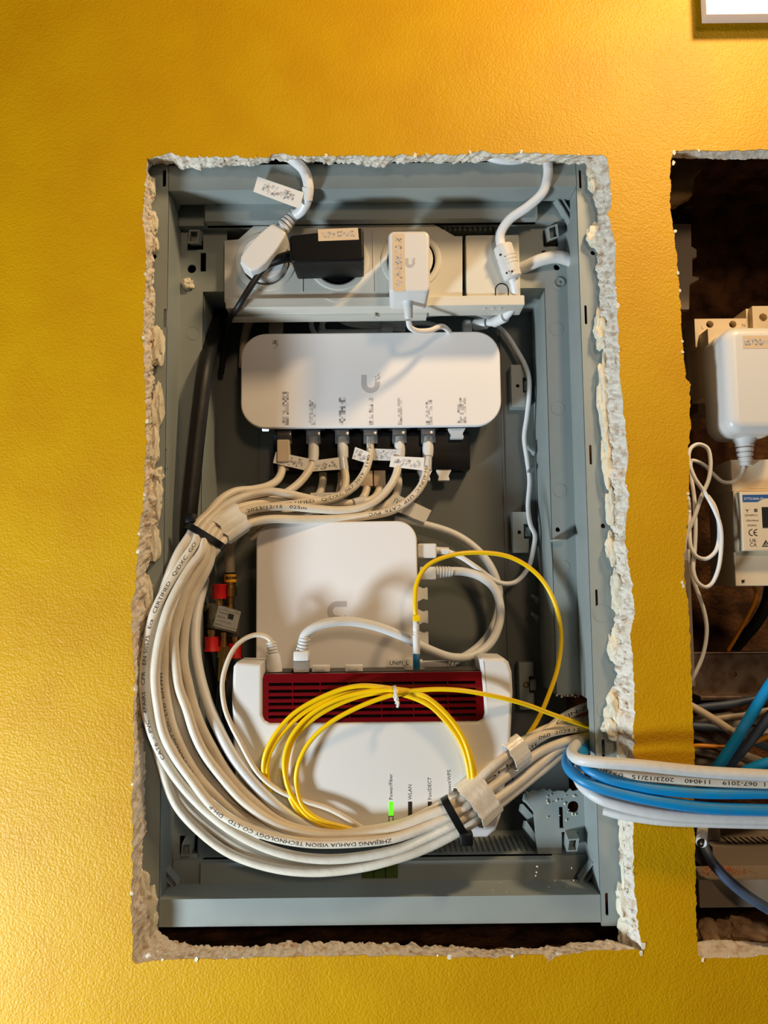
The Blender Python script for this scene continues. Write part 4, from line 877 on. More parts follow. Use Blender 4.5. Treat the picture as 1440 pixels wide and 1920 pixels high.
# ---- usb-c power lead of the gateway
ul = thing('gateway_power_lead', 'thin white lead running down the right side into the gateway', 'cord', P(990, 900, 100))
MB().add(tube(pxpath([(760, 606, 104), (800, 592, 98), (850, 588, 97), (900, 594, 101), (940, 617, 105), (968, 655, 105), (990, 700, 100), (992, 740, 100), (988, 780, 104), (983, 820, 107), (988, 860, 108), (993, 900, 108), (990, 950, 106), (995, 985, 99), (1003, 1003, 97), (1000, 1030, 97), (990, 1065, 94), (965, 1092, 88), (935, 1092, 82), (895, 1065, 76), (865, 1045, 73), (838, 1033, 72)]), 2.0, 12)).build('cord', CORD, ul)
a, b = P(784, 1019, 66), P(819, 1046, 66); MB().add(slab(rrect(a.x - .5, b.x, b.z, a.z, 1.6, 3), 66, 76, 1.2)).build('plug', WHITE, ul)
MB().add(tube(spline([P(818, 1032, 71.5), P(841, 1033, 72)]), 2.9, 14)).build('cord_boot', WHITE, ul)
# ---- white patch cable router - gateway
pt = thing('patch_cable', 'thick white patch cable looping from the router top to the gateway side', 'cable', P(660, 1166, 32))
pth = pxpath([(567, 1205, 27), (572, 1190, 26), (590, 1176, 26), (620, 1167, 28), (655, 1165, 32), (700, 1173, 36), (750, 1191, 40), (800, 1216, 46), (850, 1233, 54), (890, 1228, 62), (920, 1205, 68), (936, 1168, 72), (937, 1132, 74), (926, 1102, 76), (900, 1081, 76), (870, 1072, 76), (835, 1071, 73)])
MB().add(tube(pth, 3.5, 14)).build('sheath', CABLEG, pt)
q = P(566, 1246, 27); MB().add(box(q.x - 5.6, q.x + 5.6, 22, 31, q.z - 5, q.z + 3, .5)).build('clear_plug', CLEAR, pt)
q = P(566, 1238, 27); MB().add(box(q.x - 5.6, q.x + 5.6, 21, 32, q.z, q.z + 7, 1)).build('plug_boot', WHITE, pt)
sr = MB(); u = (P(572, 1192, 26) - P(565, 1228, 27)).normalized(); c = P(566, 1226, 27)
for k in range(5): sr.add(lathe([(5.0 - k * .15, 0), (5.0 - k * .15, 1.5)], c + u * (k * 2.5), u, 16))
sr.add(lathe([(4.0, -1), (3.8, 13)], c, u, 14)); sr.build('strain_relief', CABLEG, pt, sharp=30)
q0, q1_ = P(786, 1075, 73), P(817, 1075, 73); MB().add(box(q0.x, q1_.x, 67, 78, q0.z - 5.2, q0.z + 5.2, 1.2)).build('plug_boot', WHITE, pt)
sr = MB(); c = P(818, 1073, 73); u = V((1, 0, 0.03))
for k in range(5): sr.add(lathe([(4.9 - k * .15, 0), (4.9 - k * .15, 1.4)], c + u * (k * 2.4), u, 16))
sr.add(lathe([(4.0, -1), (3.8, 13)], c, u, 14)); sr.build('strain_relief', CABLEG, pt, sharp=30)
# ---- second patch cable behind
p9 = thing('patch_cable', 'grey-white patch cable looping behind the gateway right side', 'cable', P(930, 1110, 95))
MB().add(tube(pxpath([(740, 974, 104), (790, 982, 103), (855, 1003, 102), (898, 1034, 100), (924, 1070, 98), (936, 1112, 96), (932, 1155, 93), (915, 1192, 89), (890, 1218, 84), (862, 1236, 78), (840, 1246, 72)]), 3.3, 14)).build('sheath', CABLEG, p9)
a, b = P(786, 1238, 62), P(838, 1256, 62); MB().add(box(a.x, b.x, 56.5, 60, b.z, a.z, .8)).build('plug_boot', WHITE, p9)
for k in range(4): q = P(832 + k * 6, 1247, 62); MB().add(box(q.x, q.x + 1.2, 56, 64, q.z - 3.5, q.z + 3.5)).build('strain_ring', CABLEG, p9, smooth=False)
q = [P(727, 1236, 58), P(792, 1236, 58), P(792, 1250, 58), P(727, 1250, 58)]
fl = MB().add(prism(q, V((0, .4, 0)))).build('flag_label', PAPER, p9, smooth=False)
MB().add(flat_text('UNIFI_L', 3.0, frame(P(730, 1243, 57.9), (1, 0, 0), (0, 0, 1)))).build('lettering', INK, fl, smooth=False)
# ---- grey patch cable plugged into the switch top
p10 = thing('patch_cable', 'dim beige patch cable plugged into the switch top at left', 'cable', P(516, 624, 97))
MB().add(tube(pxpath([(516, 600, 98), (512, 578, 98), (500, 573, 98), (480, 583, 98), (466, 606, 99), (458, 640, 102), (455, 690, 108)]), 3.6, 14)).build('sheath', CABLEB, p10)
q = P(517, 598, 94); MB().add(box(q.x - 5.6, q.x + 5.6, 92, 103, sz1 - .5, q.z + 1, .6)).build('plug', CABLEB, p10)
sr = MB()
for k in range(5): sr.add(lathe([(5.6 - k * .2, 0), (5.6 - k * .2, 1.5)], P(516, 597, 97) + V((-.2 * k, 0, 2.3 * k)), (-.1, 0, 1), 16))
sr.add(lathe([(4.2, 0), (4.0, 11)], P(516, 597, 97), (-.1, 0, 1), 14)); sr.build('strain_relief', CABLEB, p10, sharp=30)
# ---- coiled spare cord behind the switch
cc_ = thing('coiled_cord', 'coiled thin white cord lying behind the switch top edge', 'cord', P(670, 620, 100))
for k, pts in enumerate([[(760, 612, 96), (700, 606, 97), (645, 598, 97), (610, 585, 97), (588, 590, 98), (584, 612, 99), (600, 640, 101)], [(760, 618, 99), (700, 614, 99), (650, 606, 99), (622, 592, 99), (606, 598, 99), (606, 618, 100), (625, 640, 103)], [(790, 600, 100), (740, 606, 101), (690, 606, 101), (650, 594, 102), (610, 600, 102), (598, 625, 104)], [(600, 622, 100), (650, 622, 99), (710, 620, 98), (760, 608, 98), (800, 606, 100), (830, 616, 103)]]):
    MB().add(tube(pxpath(pts), 2.2, 12)).build('cord_turn', CORD, cc_)
q = P(726, 613, 94); MB().add(band(q + V((0, 5, 0)), V((1, 0, -.1)), V((0, .2, 1)), 6, 6.5, 10, .6, 32)).build('wrap', WHITE, cc_)

# ---- yellow fibre
yf = thing('fibre_cable', 'yellow fibre cable coiled in front of the router, blue plug on top', 'cable', P(690, 1430, 12))
MB().add(tube(pxpath([(780, 1165, 30), (778, 1130, 28), (782, 1092, 28), (800, 1062, 30), (838, 1043, 34), (898, 1036, 40), (960, 1046, 46), (1010, 1080, 50), (1040, 1130, 50), (1052, 1190, 48), (1046, 1250, 46), (1028, 1305, 44), (1008, 1350, 44), (985, 1385, 46), (955, 1420, 46), (920, 1460, 35)]), 1.75, 12)).build('lead', YELLOW, yf)
YY = 9.0
MB().add(tube(pxpath([(1145, 1376, 62), (1105, 1363, 50), (1040, 1341, 32), (980, 1319, 18), (920, 1304, 11), (860, 1294, YY), (800, 1293, YY), (743, 1301, YY - 1), (674, 1325, YY - 1), (615, 1358, YY - 1), (577, 1396, YY), (558, 1438, YY + 1), (556, 1476, YY + 3), (568, 1512, YY + 2), (600, 1537, YY + 2), (655, 1553, YY + 3), (720, 1566, YY + 6)]), 1.7, 12)).build('tail', YELLOW, yf)
loops = [[(640, 1575, 15), (560, 1555, 14), (514, 1520, 15.5), (497, 1472, 15), (495, 1424, YY + 2), (511, 1385, YY), (552, 1337, YY), (622, 1299, YY), (674, 1286, YY), (735, 1291, YY + 2), (790, 1302, YY), (835, 1337, YY), (868, 1383, YY), (883, 1430, YY), (886, 1470, YY + 2), (870, 1520, 15)],
         [(640, 1578, 16), (570, 1560, 14), (520, 1525, 15.5), (504, 1475, 15), (501, 1430, YY + 4), (518, 1390, YY + 3), (560, 1344, YY + 3), (622, 1308, YY + 3), (680, 1296, YY + 3), (740, 1299, YY + 4), (795, 1316, YY + 3), (833, 1349, YY + 3), (862, 1390, YY + 3), (876, 1432, YY + 3), (879, 1470, YY + 3), (862, 1520, 15)],
         [(730, 1568, 15), (660, 1556, YY + 3), (590, 1540, YY + 2), (556, 1505, YY + 2), (539, 1472, YY + 1), (533, 1424, YY + 1), (545, 1384, YY + 1), (575, 1346, YY + 1), (624, 1315, YY + 1), (685, 1297, YY + 1), (740, 1294, YY), (800, 1308, YY + 2), (846, 1349, YY + 2), (873, 1393, YY + 2), (889, 1440, YY + 2), (891, 1475, YY + 2), (880, 1520, 15)],
         [(700, 1570, 15), (640, 1558, YY + 4), (583, 1543, YY + 4), (550, 1508, YY + 4), (537, 1465, YY + 5), (539, 1420, YY + 5), (553, 1382, YY + 5), (590, 1346, YY + 5), (640, 1318, YY + 5), (690, 1302, YY + 5), (742, 1300, YY + 5), (800, 1320, YY + 5), (838, 1353, YY + 5), (866, 1398, YY + 5), (880, 1440, YY + 5), (884, 1480, YY + 5)]]
for pts in loops: MB().add(tube(pxpath(pts), 1.7, 12)).build('coil_turn', YELLOW, yf)
c = P(781, 1228, 31); u = P(780, 1165, 30) - c
cn = MB().add(lathe([(2.6, 0), (2.7, 4), (2.6, u.length * .6), (2.1, u.length * .62), (2.5, u.length * .66), (2.1, u.length * .7), (2.5, u.length * .74), (2.2, u.length), (1.8, u.length + 1)], c, u, 18)).build('connector_sleeve', WHITE, yf, sharp=30)
q = P(781, 1258, 31); MB().add(box(q.x - 2.5, q.x + 2.5, 28, 34, q.z - 1, c.z + 1, .5)).build('connector', TEAL, yf)
q = P(781, 1159, 30); MB().add(box(q.x - 2.9, q.x + 2.9, 27, 33, q.z - 2.3, q.z + 2.3, .5)).build('sleeve_clip', YELLOW, yf)
tw = thing('twist_tie', 'small white twist tie knotted round the yellow fibre coil', 'twist tie', P(743, 1300, 5))
c = P(742, 1299, YY + 1.5); MB().add(band(c, V((1, 0, .2)), V((0, 0, 1)), 5.2, 5.8, 2.4, .8, 24)).build('loop', WHITE, tw)
MB().add(tube(pxpath([(741, 1298, 3), (744, 1306, 2), (741, 1312, 3), (747, 1318, 2), (745, 1326, 3)]), 1.0, 8)).add(tube(pxpath([(743, 1300, 3), (739, 1307, 2.4), (746, 1313, 3), (742, 1320, 2.2)]), 1.0, 8)).build('twisted_end', WHITE, tw)

# ---- coaxial splitter
sp = thing('coaxial_splitter', 'small metal coaxial splitter with red caps and printed label at left', 'splitter', P(410, 1185, 66))
C0, R0, L0 = P(403, 1131, 58), P(449, 1144, 72), P(372, 1128, 84); hz = 19.5
L0.z = C0.z; bt = [C0, R0, R0 + L0 - C0, L0]
MB().add(prism(bt, V((0, 0, -hz)))).build('housing', METAL, sp, smooth=False)
rd = (R0 - C0); M = frame(C0 + V((0, 0, -hz / 2)), rd, (0, 0, 1)); M.translation += (M.to_3x3() @ V((0, 0, 0.06)))
wl = rd.length
lb = MB().add(([V((wl * .04, -hz * .4, 0)), V((wl * .96, -hz * .4, 0)), V((wl * .96, hz * .44, 0)), V((wl * .04, hz * .44, 0)), V((wl * .04, -hz * .4, -.1)), V((wl * .96, -hz * .4, -.1)), V((wl * .96, hz * .44, -.1)), V((wl * .04, hz * .44, -.1))], [[0, 1, 2, 3], [7, 6, 5, 4], [0, 4, 5, 1], [1, 5, 6, 2], [2, 6, 7, 3], [3, 7, 4, 0]]), None, M).build('printed_label', PAPERSHADE, sp, smooth=False)
pr = MB()
for (s_, x, y, h) in (('TechniSat', .08, .2, 1.9), ('SDS-04', .08, .02, 1.7), ('5-1000MHz 5-2300', .08, -.14, 1.2), ('IP20 CE', .08, -.28, 1.2), ('OUT', .3, .38, .9), ('OUT', .75, .38, .9), ('OUT', .06, -.37, .9)):
    pr.add(flat_text(s_, h, M @ Matrix.Translation(V((wl * x, hz * y, .03)))))
for y in (.31, -.32): pr.add(([V((wl * .06, hz * y, .05)), V((wl * .94, hz * y, .05)), V((wl * .94, hz * y + .25, .05)), V((wl * .06, hz * y + .25, .05))], [[0, 1, 2, 3]]), None, M)
pr.add(([V((wl * .5, hz * .02, .05)), V((wl * .72, hz * .02, .05)), V((wl * .72, hz * .24, .05)), V((wl * .5, hz * .24, .05))], [[0, 1, 2, 3]]), None, M)
pr.build('lettering', INK, lb, smooth=False)
ctr = (C0 + R0) / 2
def port(px, py, y, up, capped):
    q = P(px, py, y); d_ = V((0, 0, 1 if up else -1)); MB().add(lathe([(3.4, -2), (3.4, 1.5), (2.8, 1.6), (2.9, 6), (2.9, 9)], q, d_, 16)).build('threaded_port', BRASS, sp)
    if capped: MB().add(lathe([(5.4, 3.5), (5.5, 5), (5.2, 13), (5.9, 14.2), (5.9, 15), (0.1, 15.2)], q, d_, 22)).build('red_cap', REDCAP, sp)
port(411, 1131, 68, True, True); port(432, 1138, 76, True, False); port(397, 1185, 68, False, True); port(419, 1190, 72, False, False); port(441, 1198, 76, False, True)
MB().add(lathe([(1.2, 0), (2.6, .3), (2.6, 5), (1.6, 6)], P(366, 1124, 80), (0, 0, 1), 12)).build('earth_screw', METAL, sp)
cx = thing('coaxial_cable', 'beige coaxial cable with gold plug and yellow 4.9 ring above the splitter', 'cable', P(432, 1120, 76))
MB().add(tube(pxpath([(432, 1074, 77), (431, 1040, 78), (428, 1000, 80), (425, 960, 86), (424, 930, 92)]), 3.9, 14)).build('sheath', CABLEB, cx)
MB().add(lathe([(3.0, 0), (3.0, 4), (4.8, 4.2), (4.8, 12), (4.2, 12.2), (4.2, 18), (4.7, 18.2), (4.7, 20)], P(432, 1128, 76), (0, 0, 1), 18)).build('plug', BRASS, cx, sharp=28)
q = P(432, 1084, 76.5); rg = MB().add(lathe([(4.9, -3.2), (4.9, 3.2)], q, (0, 0, 1), 20)).build('ring_label', GOLDLAB, cx)
MB().add(flat_text('4.9', 3.0, FM(q + V((-3.2, -5.0, 0))))).build('lettering', INK, rg, smooth=False)
MB().add(lathe([(4.3, 0), (4.3, 1)], q + V((0, 0, 3.4)), (0, 0, 1), 16)).build('ferrule', BLACK, cx)
cx = thing('coaxial_cable', 'dark coaxial cable with hexagonal plug below the splitter', 'cable', P(417, 1240, 74))
MB().add(lathe([(3.0, 0), (3.0, 5), (5.4, 5.2), (5.4, 14)], P(419, 1199, 72), (0, 0, -1), 6)).add(lathe([(4.4, 14), (4.4, 32), (3.6, 32.2)], P(419, 1199, 72), (0, 0, -1), 16)).build('plug', BRASS, cx, sharp=28)
MB().add(tube(pxpath([(416, 1275, 73), (413, 1320, 74), (412, 1380, 78), (420, 1450, 84)]), 3.6, 12)).build('sheath', BLACKC, cx)
# ================================================================== cables leaving over the wall strip
def loose(name, label, px, r, matl, texts=(), group=None):
    path = pxpath(px, 2.4); t = thing(name, label, 'cable', path[-1].copy(), group)
    c = MB().add(tube(path, r, 16)).build('sheath', matl, t)
    for (s_, pa, pb, roll, h) in texts:
        a = near_s(path, P(*pa)); b = near_s(path, P(*pb))
        MB().add(cable_text(s_, h, path, r, a, flip=(b < a), roll=roll, stretch=abs(b - a) / text_w(s_, h))).build('sheath_print', INK, c, smooth=False)
    return t, path
G = 'cables bent over the wall strip'
loose('network_cable', 'uppermost white cable bending out of the notch across the yellow strip', [(1150, 1372, 80), (1112, 1382, 62), (1090, 1391, 44), (1076, 1402, 26), (1073, 1414, 8), (1086, 1424, -6), (1120, 1429, -13), (1190, 1434, -17), (1318, 1447, -18), (1440, 1454, -19), (1560, 1460, -19)], 3.9, CABLEG, group=G)
loose('network_cable', 'white cable printed 2023/12/15 037m between white and blue cables', [(1108, 1425, 14), (1120, 1438, 0), (1145, 1449, -8), (1190, 1456, -12), (1240, 1460, -13), (1318, 1465, -14), (1440, 1470, -15), (1560, 1474, -15)], 3.7, CABLE, [('1  067-2019    114040    2023/12/15   037m', (1436, 1470, -15), (1135, 1445, -5), -0.12, 2.6)], group=G)
loose('network_cable', 'blue cable just below the white ones across the yellow strip', [(1150, 1380, 84), (1115, 1387, 66), (1102, 1394, 50), (1094, 1405, 34), (1092, 1422, 14), (1102, 1442, -4), (1135, 1458, -11), (1190, 1472, -14), (1234, 1480, -15.5), (1318, 1487, -16), (1440, 1487, -16), (1560, 1487, -16)], 3.7, BLUE, group=G)
loose('network_cable', 'lower bright blue cable making the widest bend out of the notch', [(1150, 1386, 86), (1112, 1386, 64), (1088, 1394, 50), (1072, 1406, 36), (1063, 1424, 20), (1069, 1444, 4), (1090, 1462, -6), (1123, 1476, -11), (1180, 1491, -14), (1234, 1502, -16), (1318, 1514, -17), (1440, 1519, -17), (1560, 1522, -17)], 3.9, BLUE, group=G)
loose('network_cable', 'white cable under the blue ones with the large lower bend', [(1150, 1400, 84), (1112, 1408, 64), (1094, 1428, 44), (1084, 1452, 24), (1094, 1474, 8), (1120, 1494, -1), (1151, 1506, -5), (1234, 1524, -10), (1318, 1531, -12), (1440, 1534, -13), (1560, 1536, -13)], 4.3, CABLEG, group=G)
loose('network_cable', 'white cable half hidden between the lower blue cable and the lowest white cable', [(1116, 1472, 14), (1132, 1488, 4), (1165, 1502, -2), (1220, 1512, -6), (1300, 1521, -9), (1440, 1527, -10), (1560, 1531, -10)], 3.6, CABLE, group=G)
t, path = loose('network_cable', 'lowest grey-white cable with ragged flattened end beside the yellow strip', [(1132, 1518, 6), (1160, 1526, 2), (1234, 1537, -4), (1318, 1541, -6), (1440, 1544, -7), (1560, 1545, -7)], 3.7, CABLEG, group=G)

# ================================================================== right-hand opening
def FMr(p): return frame(p, (1, 0, 0), (0, 0, 1))
# second cabinet frame in the right opening
c2 = thing('distribution_cabinet', 'dim warm grey cabinet frame inside the right wall opening', 'cabinet', P(1420, 1700, 70))
a, b = P(1310, 1650, 20), P(1310, 1702, 20); x1 = 400.0
MB().add(prism([V((a.x, 20, a.z)), V((a.x, 46, a.z)), V((a.x, 46, b.z)), V((a.x, 20, b.z))], V((x1 - a.x, 0, 0)))).build('bottom_rail', GREYB, c2, smooth=False)
a, b = P(1336, 1588, 46), P(1336, 1624, 46)
MB().add(prism([V((a.x, 46, a.z)), V((a.x, 110, a.z)), V((a.x, 110, b.z - 8)), V((a.x, 46, b.z - 8))], V((x1 - a.x, 0, 0)))).build('inner_rail', GREYB, c2, smooth=False)
a, b = P(1322, 1540, 58), P(1352, 1576, 58); MB().add(box(a.x, b.x, 58, 100, b.z, a.z, .8)).build('rail_foot', GREYB, c2)
zt = PZ(1380, 1588, 46)
for i in range(22): MB().add(box(b.x + 4 + i * 4.4, b.x + 5.4 + i * 4.4, 52, 66, zt - .2, zt + .5)).build('rail_groove', BLACK, c2, smooth=False)
MB().add(box(PX(1250, 900, 26), PX(1312, 900, 26) - 2, 116, 118, -240, 330)).build('back_panel', DKWOOD, c2, smooth=False)
a, b = P(1250, 420, 56), P(1300, 425, 56)
MB().add(plate(ppx([(1235, 420), (1296, 420), (1296, 462), (1306, 468), (1306, 482), (1298, 484), (1298, 518), (1310, 520), (1310, 524), (1293, 533), (1292, 580), (1235, 580)], 92)[::-1], [], 92, 98)).build('side_frame', GREYB, c2, smooth=False)
MB().add(box(PX(1276, 900, 40), PX(1296, 900, 40), 50, 56, PZ(1290, 1290, 40), PZ(1290, 640, 40))).build('side_frame', GREYB, c2, smooth=False)
# broken tan board behind the plaster at the top left corner
bf = MB().add(plate(ppx(rag([(1215, 285), (1330, 290), (1320, 312), (1304, 330), (1300, 350), (1298, 368), (1280, 376), (1268, 384), (1215, 384)], 2.0, 3, 55), 44)[::-1], [], 44, 52)).build('broken_board', TAN, smooth=False)
tag(bf, 'broken tan board fragment at the top corner of the right opening', 'board')
# steel channel
a, b = P(1296, 1228, 58), P(1296, 1300, 58)
st = thing('steel_channel', 'dark rusty steel channel across the right opening above the cables', 'rail', V((a.x + 40, 62, b.z)))
MB().add(plate([(a.x, b.z), (x1, b.z), (x1, a.z), (a.x, a.z)], [circ(P(1377, 1265, 58).x, P(1377, 1265, 58).z, 1.9, 16)], 58, 60)).build('web', STEEL, st, smooth=False)
MB().add(box(a.x, x1, 44, 60, b.z - 3.5, b.z, .8)).build('lower_lip', STEEL, st); MB().add(box(a.x, x1, 58, 66, a.z, a.z + 2, .5)).build('upper_lip', STEEL, st)
# din-rail socket module
sm = thing('rail_socket_module', 'beige rail socket module behind the white adapter in the right opening', 'socket module', P(1370, 740, 60))
a, b = P(1302, 598, 42), P(1402, 650, 42); z0 = PZ(1302, 740, 42)
hl = [circ(P(x, 608, 42).x, P(x, 608, 42).z, 2.9, 18) for x in (1331, 1374)]
MB().add(plate([(a.x, b.z), (b.x, b.z), (b.x, a.z), (a.x, a.z)], hl, 42, 60)).add(box(a.x + .5, b.x - .5, 60, 82, z0 + 3, a.z - .5)).build('terminal_block', BEIGE, sm, smooth=False)
for h in hl: MB().add(slab(h, 50, 51, 0)).build('terminal_screw', HOLE, sm, smooth=False)
a2, b2 = P(1327, 616, 26), P(1445, 736, 26)
MB().add(plate([(a2.x, b2.z), (b2.x, b2.z), (b2.x, a2.z), (a2.x, a2.z)], [circ((a2.x + b2.x) / 2, (a2.z + b2.z) / 2, 21.5, 36)], 26, 62)).build('socket_front', BEIGE, sm, smooth=False)
MB().add(box(a2.x + 2, b2.x - 2, 60, 63, b2.z + 2, a2.z - 2)).build('socket_floor', BEIGE, sm, smooth=False)
a, b = P(1306, 700, 60), P(1335, 772, 60); MB().add(box(a.x, a.x + 40, 60, 84, b.z, a.z)).build('module_foot', GREYB, sm, smooth=False)
MB().add(flat_text('L', 2.6, FM(P(1315, 614, 41.9)))).add(flat_text('N', 2.6, FM(P(1391, 610, 41.9)))).build('lettering', INKG, sm, smooth=False)
# breaker at the right edge
bk = thing('circuit_breaker', 'beige circuit breaker cut off by the right photo edge above the adapter', 'circuit breaker', P(1460, 620, 60))
a, b = P(1410, 574, 40), P(1500, 616, 40); q = P(1431, 595, 40)
MB().add(plate([(a.x, b.z), (b.x, b.z), (b.x, a.z), (a.x, a.z)], [circ(q.x, q.z, 3.2, 20), circ(q.x + 18, q.z, 3.2, 20)], 40, 46)).add(box(a.x - 2, b.x, 46, 84, b.z - 6, a.z)).add(box(q.x + 8.6, q.x + 9, 39.8, 41, b.z, a.z)).build('housing', BEIGE, bk, smooth=False)
# white adapter in the right opening
ad = thing('white_power_adapter', 'large white power adapter with label in the right wall opening', 'power adapter', P(1395, 820, 15))
a, b = P(1336, 624, 14), P(1455, 820, 14)
MB().add(slab(rrect(a.x, b.x, b.z, a.z, 11, 10), 14, 34, 1.5, 3, back=1.5)).build('rear_shell', WHITE, ad)
MB().add(slab(rrect(a.x + .4, b.x - .4, b.z + .4, a.z - .4, 11, 10), -4, 14, 8.0, 6)).build('front_shell', WHITE, ad)
a3, b3 = P(1392, 630, -4), P(1452, 653, -4); lb = MB().add(box(a3.x, b3.x, -4.2, -3.9, b3.z, a3.z)).build('paper_label', PAPERT, ad, smooth=False)
mosaic('label_print', lb, FM(V(((a3.x + b3.x) / 2, -4.25, (a3.z + b3.z) / 2))), b3.x - a3.x - 2, 4.5, 1.1, .55)
q = P(1395, 818, 22); pr = [(11, -1), (10, 1), (6.8, 6), (6.8, 8)]
for k in range(4): pr += [(4.6, 8.2 + k * 3.6), (4.6, 9.2 + k * 3.6), (6.4 - k * .5, 9.3 + k * 3.6), (6.2 - k * .5, 11.6 + k * 3.6)]
MB().add(lathe(pr, q, (0, 0, -1), 24)).build('strain_relief', WHITE, ad, sharp=28)
for pts in ([(1396, 868, 22), (1390, 888, 22), (1375, 903, 22), (1356, 904, 24), (1338, 890, 26), (1320, 872, 27), (1296, 864, 27), (1285, 880, 26), (1288, 905, 24)],
            [(1287, 1050, 16), (1284, 1018, 14), (1291, 995, 13), (1302, 970, 12), (1315, 932, 12), (1329, 898, 12), (1332, 862, 13), (1326, 840, 14), (1310, 833, 14), (1296, 840, 13), (1291, 858, 11), (1302, 895, 8), (1321, 923, 7), (1340, 957, 7), (1351, 989, 8), (1352, 1031, 9), (1346, 1070, 9), (1334, 1095, 10), (1322, 1101, 10), (1308, 1092, 10), (1300, 1070, 11), (1302, 1039, 13), (1304, 992, 14), (1302, 937, 16), (1296, 895, 18), (1294, 862, 20)],
            [(1292, 935, 20), (1293, 970, 17), (1293, 1004, 13), (1296, 1028, 11), (1307, 1044, 10), (1323, 1048, 10), (1340, 1036, 10), (1348, 1012, 11), (1347, 976, 13), (1339, 948, 15), (1327, 930, 18)],
            [(1290, 1030, 18), (1294, 1060, 17), (1302, 1093, 16), (1310, 1115, 16), (1320, 1146, 17), (1325, 1181, 18), (1318, 1228, 20), (1302, 1266, 22), (1290, 1290, 26)]):
    MB().add(tube(pxpath(pts, 1.6), 1.5, 12)).build('cord', CORD, ad)
# energy meter
me = thing('energy_meter', 'beige rail energy meter with blue band and CE marks in the right opening', 'energy meter', P(1420, 1100, 45))
xr = PX(1530, 980, 22)
a, b = P(1370, 862, 22), P(1370, 922, 22); MB().add(box(a.x, xr, 22, 66, b.z, a.z, .6)).add(box(PX(1405, 915, 22), xr, 21.8, 22.2, b.z + 2.2, b.z + 2.8)).build('upper_terminal_cover', BEIGE, me, smooth=False)
a, b = P(1388, 922, 13), P(1392, 1033, 13); MB().add(slab([(a.x, b.z), (xr, b.z), (xr, a.z), (a.x, a.z)], 13, 22, .8)).add(box(a.x - 1, xr, 22, 66, b.z - 1, a.z + 1)).build('face_panel', BEIGE, me, smooth=False)
f0 = a.copy(); f1 = b.copy()
a, b = P(1377, 1035, 22), P(1380, 1099, 22); lo = MB().add(box(a.x, xr, 22, 66, b.z, a.z, .6)).add(box(PX(1407, 1043, 22), xr, 21.8, 22.2, PZ(1407, 1044, 22), PZ(1407, 1042.4, 22))).build('lower_terminal_cover', BEIGE, me, smooth=False)
q = P(1393, 1090, 21.9); MB().add(box(q.x - 1, q.x + 1, 21.6, 22.4, q.z - 1, q.z + 1)).build('latch_hole', HOLE, lo, smooth=False)
a, b = P(1392, 928, 12.9), P(1433, 941, 12.9)
MB().add(prism([V((a.x, 12.85, b.z)), V((b.x - 5, 12.85, b.z)), V((b.x, 12.85, (a.z + b.z) / 2)), V((xr, 12.85, (a.z + b.z) / 2)), V((xr, 12.85, a.z)), V((a.x, 12.85, a.z))], V((0, .2, 0)))).build('blue_band', BLUELAB, me, smooth=False)
MB().add(flat_text('DTSU666-H', 1.9, FM(P(1395, 935, 12.8)))).build('lettering', PAPER, me, smooth=False)
a, b = P(1428, 951, 12.9), P(1500, 989, 12.9); MB().add(box(a.x, b.x, 12.7, 13.2, b.z, a.z)).build('display', HOLE, me, smooth=False)
tx = MB()
for s_, x, y, h in (('230/400V,3~', 1409, 966, 1.35), ('100A/40mA', 1410, 976, 1.35), ('50/60Hz', 1410, 985, 1.35)): tx.add(flat_text(s_, h, FM(P(x, y, 12.95)), True))
tx.add(flat_text('UK', 2.6, FM(P(1412, 1013.5, 12.95)), True)).add(flat_text('CA', 2.6, FM(P(1412, 1021.5, 12.95)), True)); tx.build('lettering', INK, me, smooth=False)
def ring_arc(c, r0, r1, a0, a1, n=20):
    out = [(c.x + r1 * math.cos(math.radians(a0 + (a1 - a0) * i / n)), c.z + r1 * math.sin(math.radians(a0 + (a1 - a0) * i / n))) for i in range(n + 1)]
    out += [(c.x + r0 * math.cos(math.radians(a1 - (a1 - a0) * i / n)), c.z + r0 * math.sin(math.radians(a1 - (a1 - a0) * i / n))) for i in range(n + 1)]; return out
mk = MB()
for x in (1410, 1419): c = P(x, 998.5, 12.9); mk.add(plate(ring_arc(c, 1.9, 2.5, 80, 280), [], 12.85, 13.05))
c = P(1419, 998.5, 12.9); mk.add(box(c.x - 2, c.x - .1, 12.85, 13.05, c.z - .3, c.z + .3))
c = P(1436, 1020, 12.9); tri = [(c.x - 3, c.z - 2), (c.x + 3, c.z - 2), (c.x, c.z + 3)]; mk.add(plate(tri, [inset(tri, .6)], 12.85, 13.05)); mk.add(plate(ring_arc(c, .5, 1.0, 60, 330), [], 12.85, 13.05))
c = P(1417, 957, 12.9); sq_ = [(c.x - 1.1, c.z - 1.1), (c.x + 1.1, c.z - 1.1), (c.x + 1.1, c.z + 1.1), (c.x - 1.1, c.z + 1.1)]; mk.add(plate(sq_, [inset(sq_, .5)], 12.85, 13.05)).add(box(c.x - .3, c.x + .3, 12.85, 13.05, c.z - .3, c.z + .3))
c = P(1401, 957, 12.9)
for an in (90 + 120, 90 - 120, 270): mk.add(tube([V((c.x, 12.95, c.z)), V((c.x + 1.4 * math.cos(math.radians(an + 180)), 12.95, c.z + 1.4 * math.sin(math.radians(an + 180))))], .22, 6)) if an != 270 else mk.add(box(c.x - .2, c.x + .2, 12.85, 13.05, c.z - 1.5, c.z))
mk.build('certification_marks', INK, me, smooth=False)
MB().add(tube(pxpath([(1412, 1098, 40), (1418, 1112, 40), (1416, 1125, 42), (1405, 1150, 48), (1380, 1195, 60), (1365, 1220, 66)]), 1.4, 10)).build('pigtail', ORANGE, me)
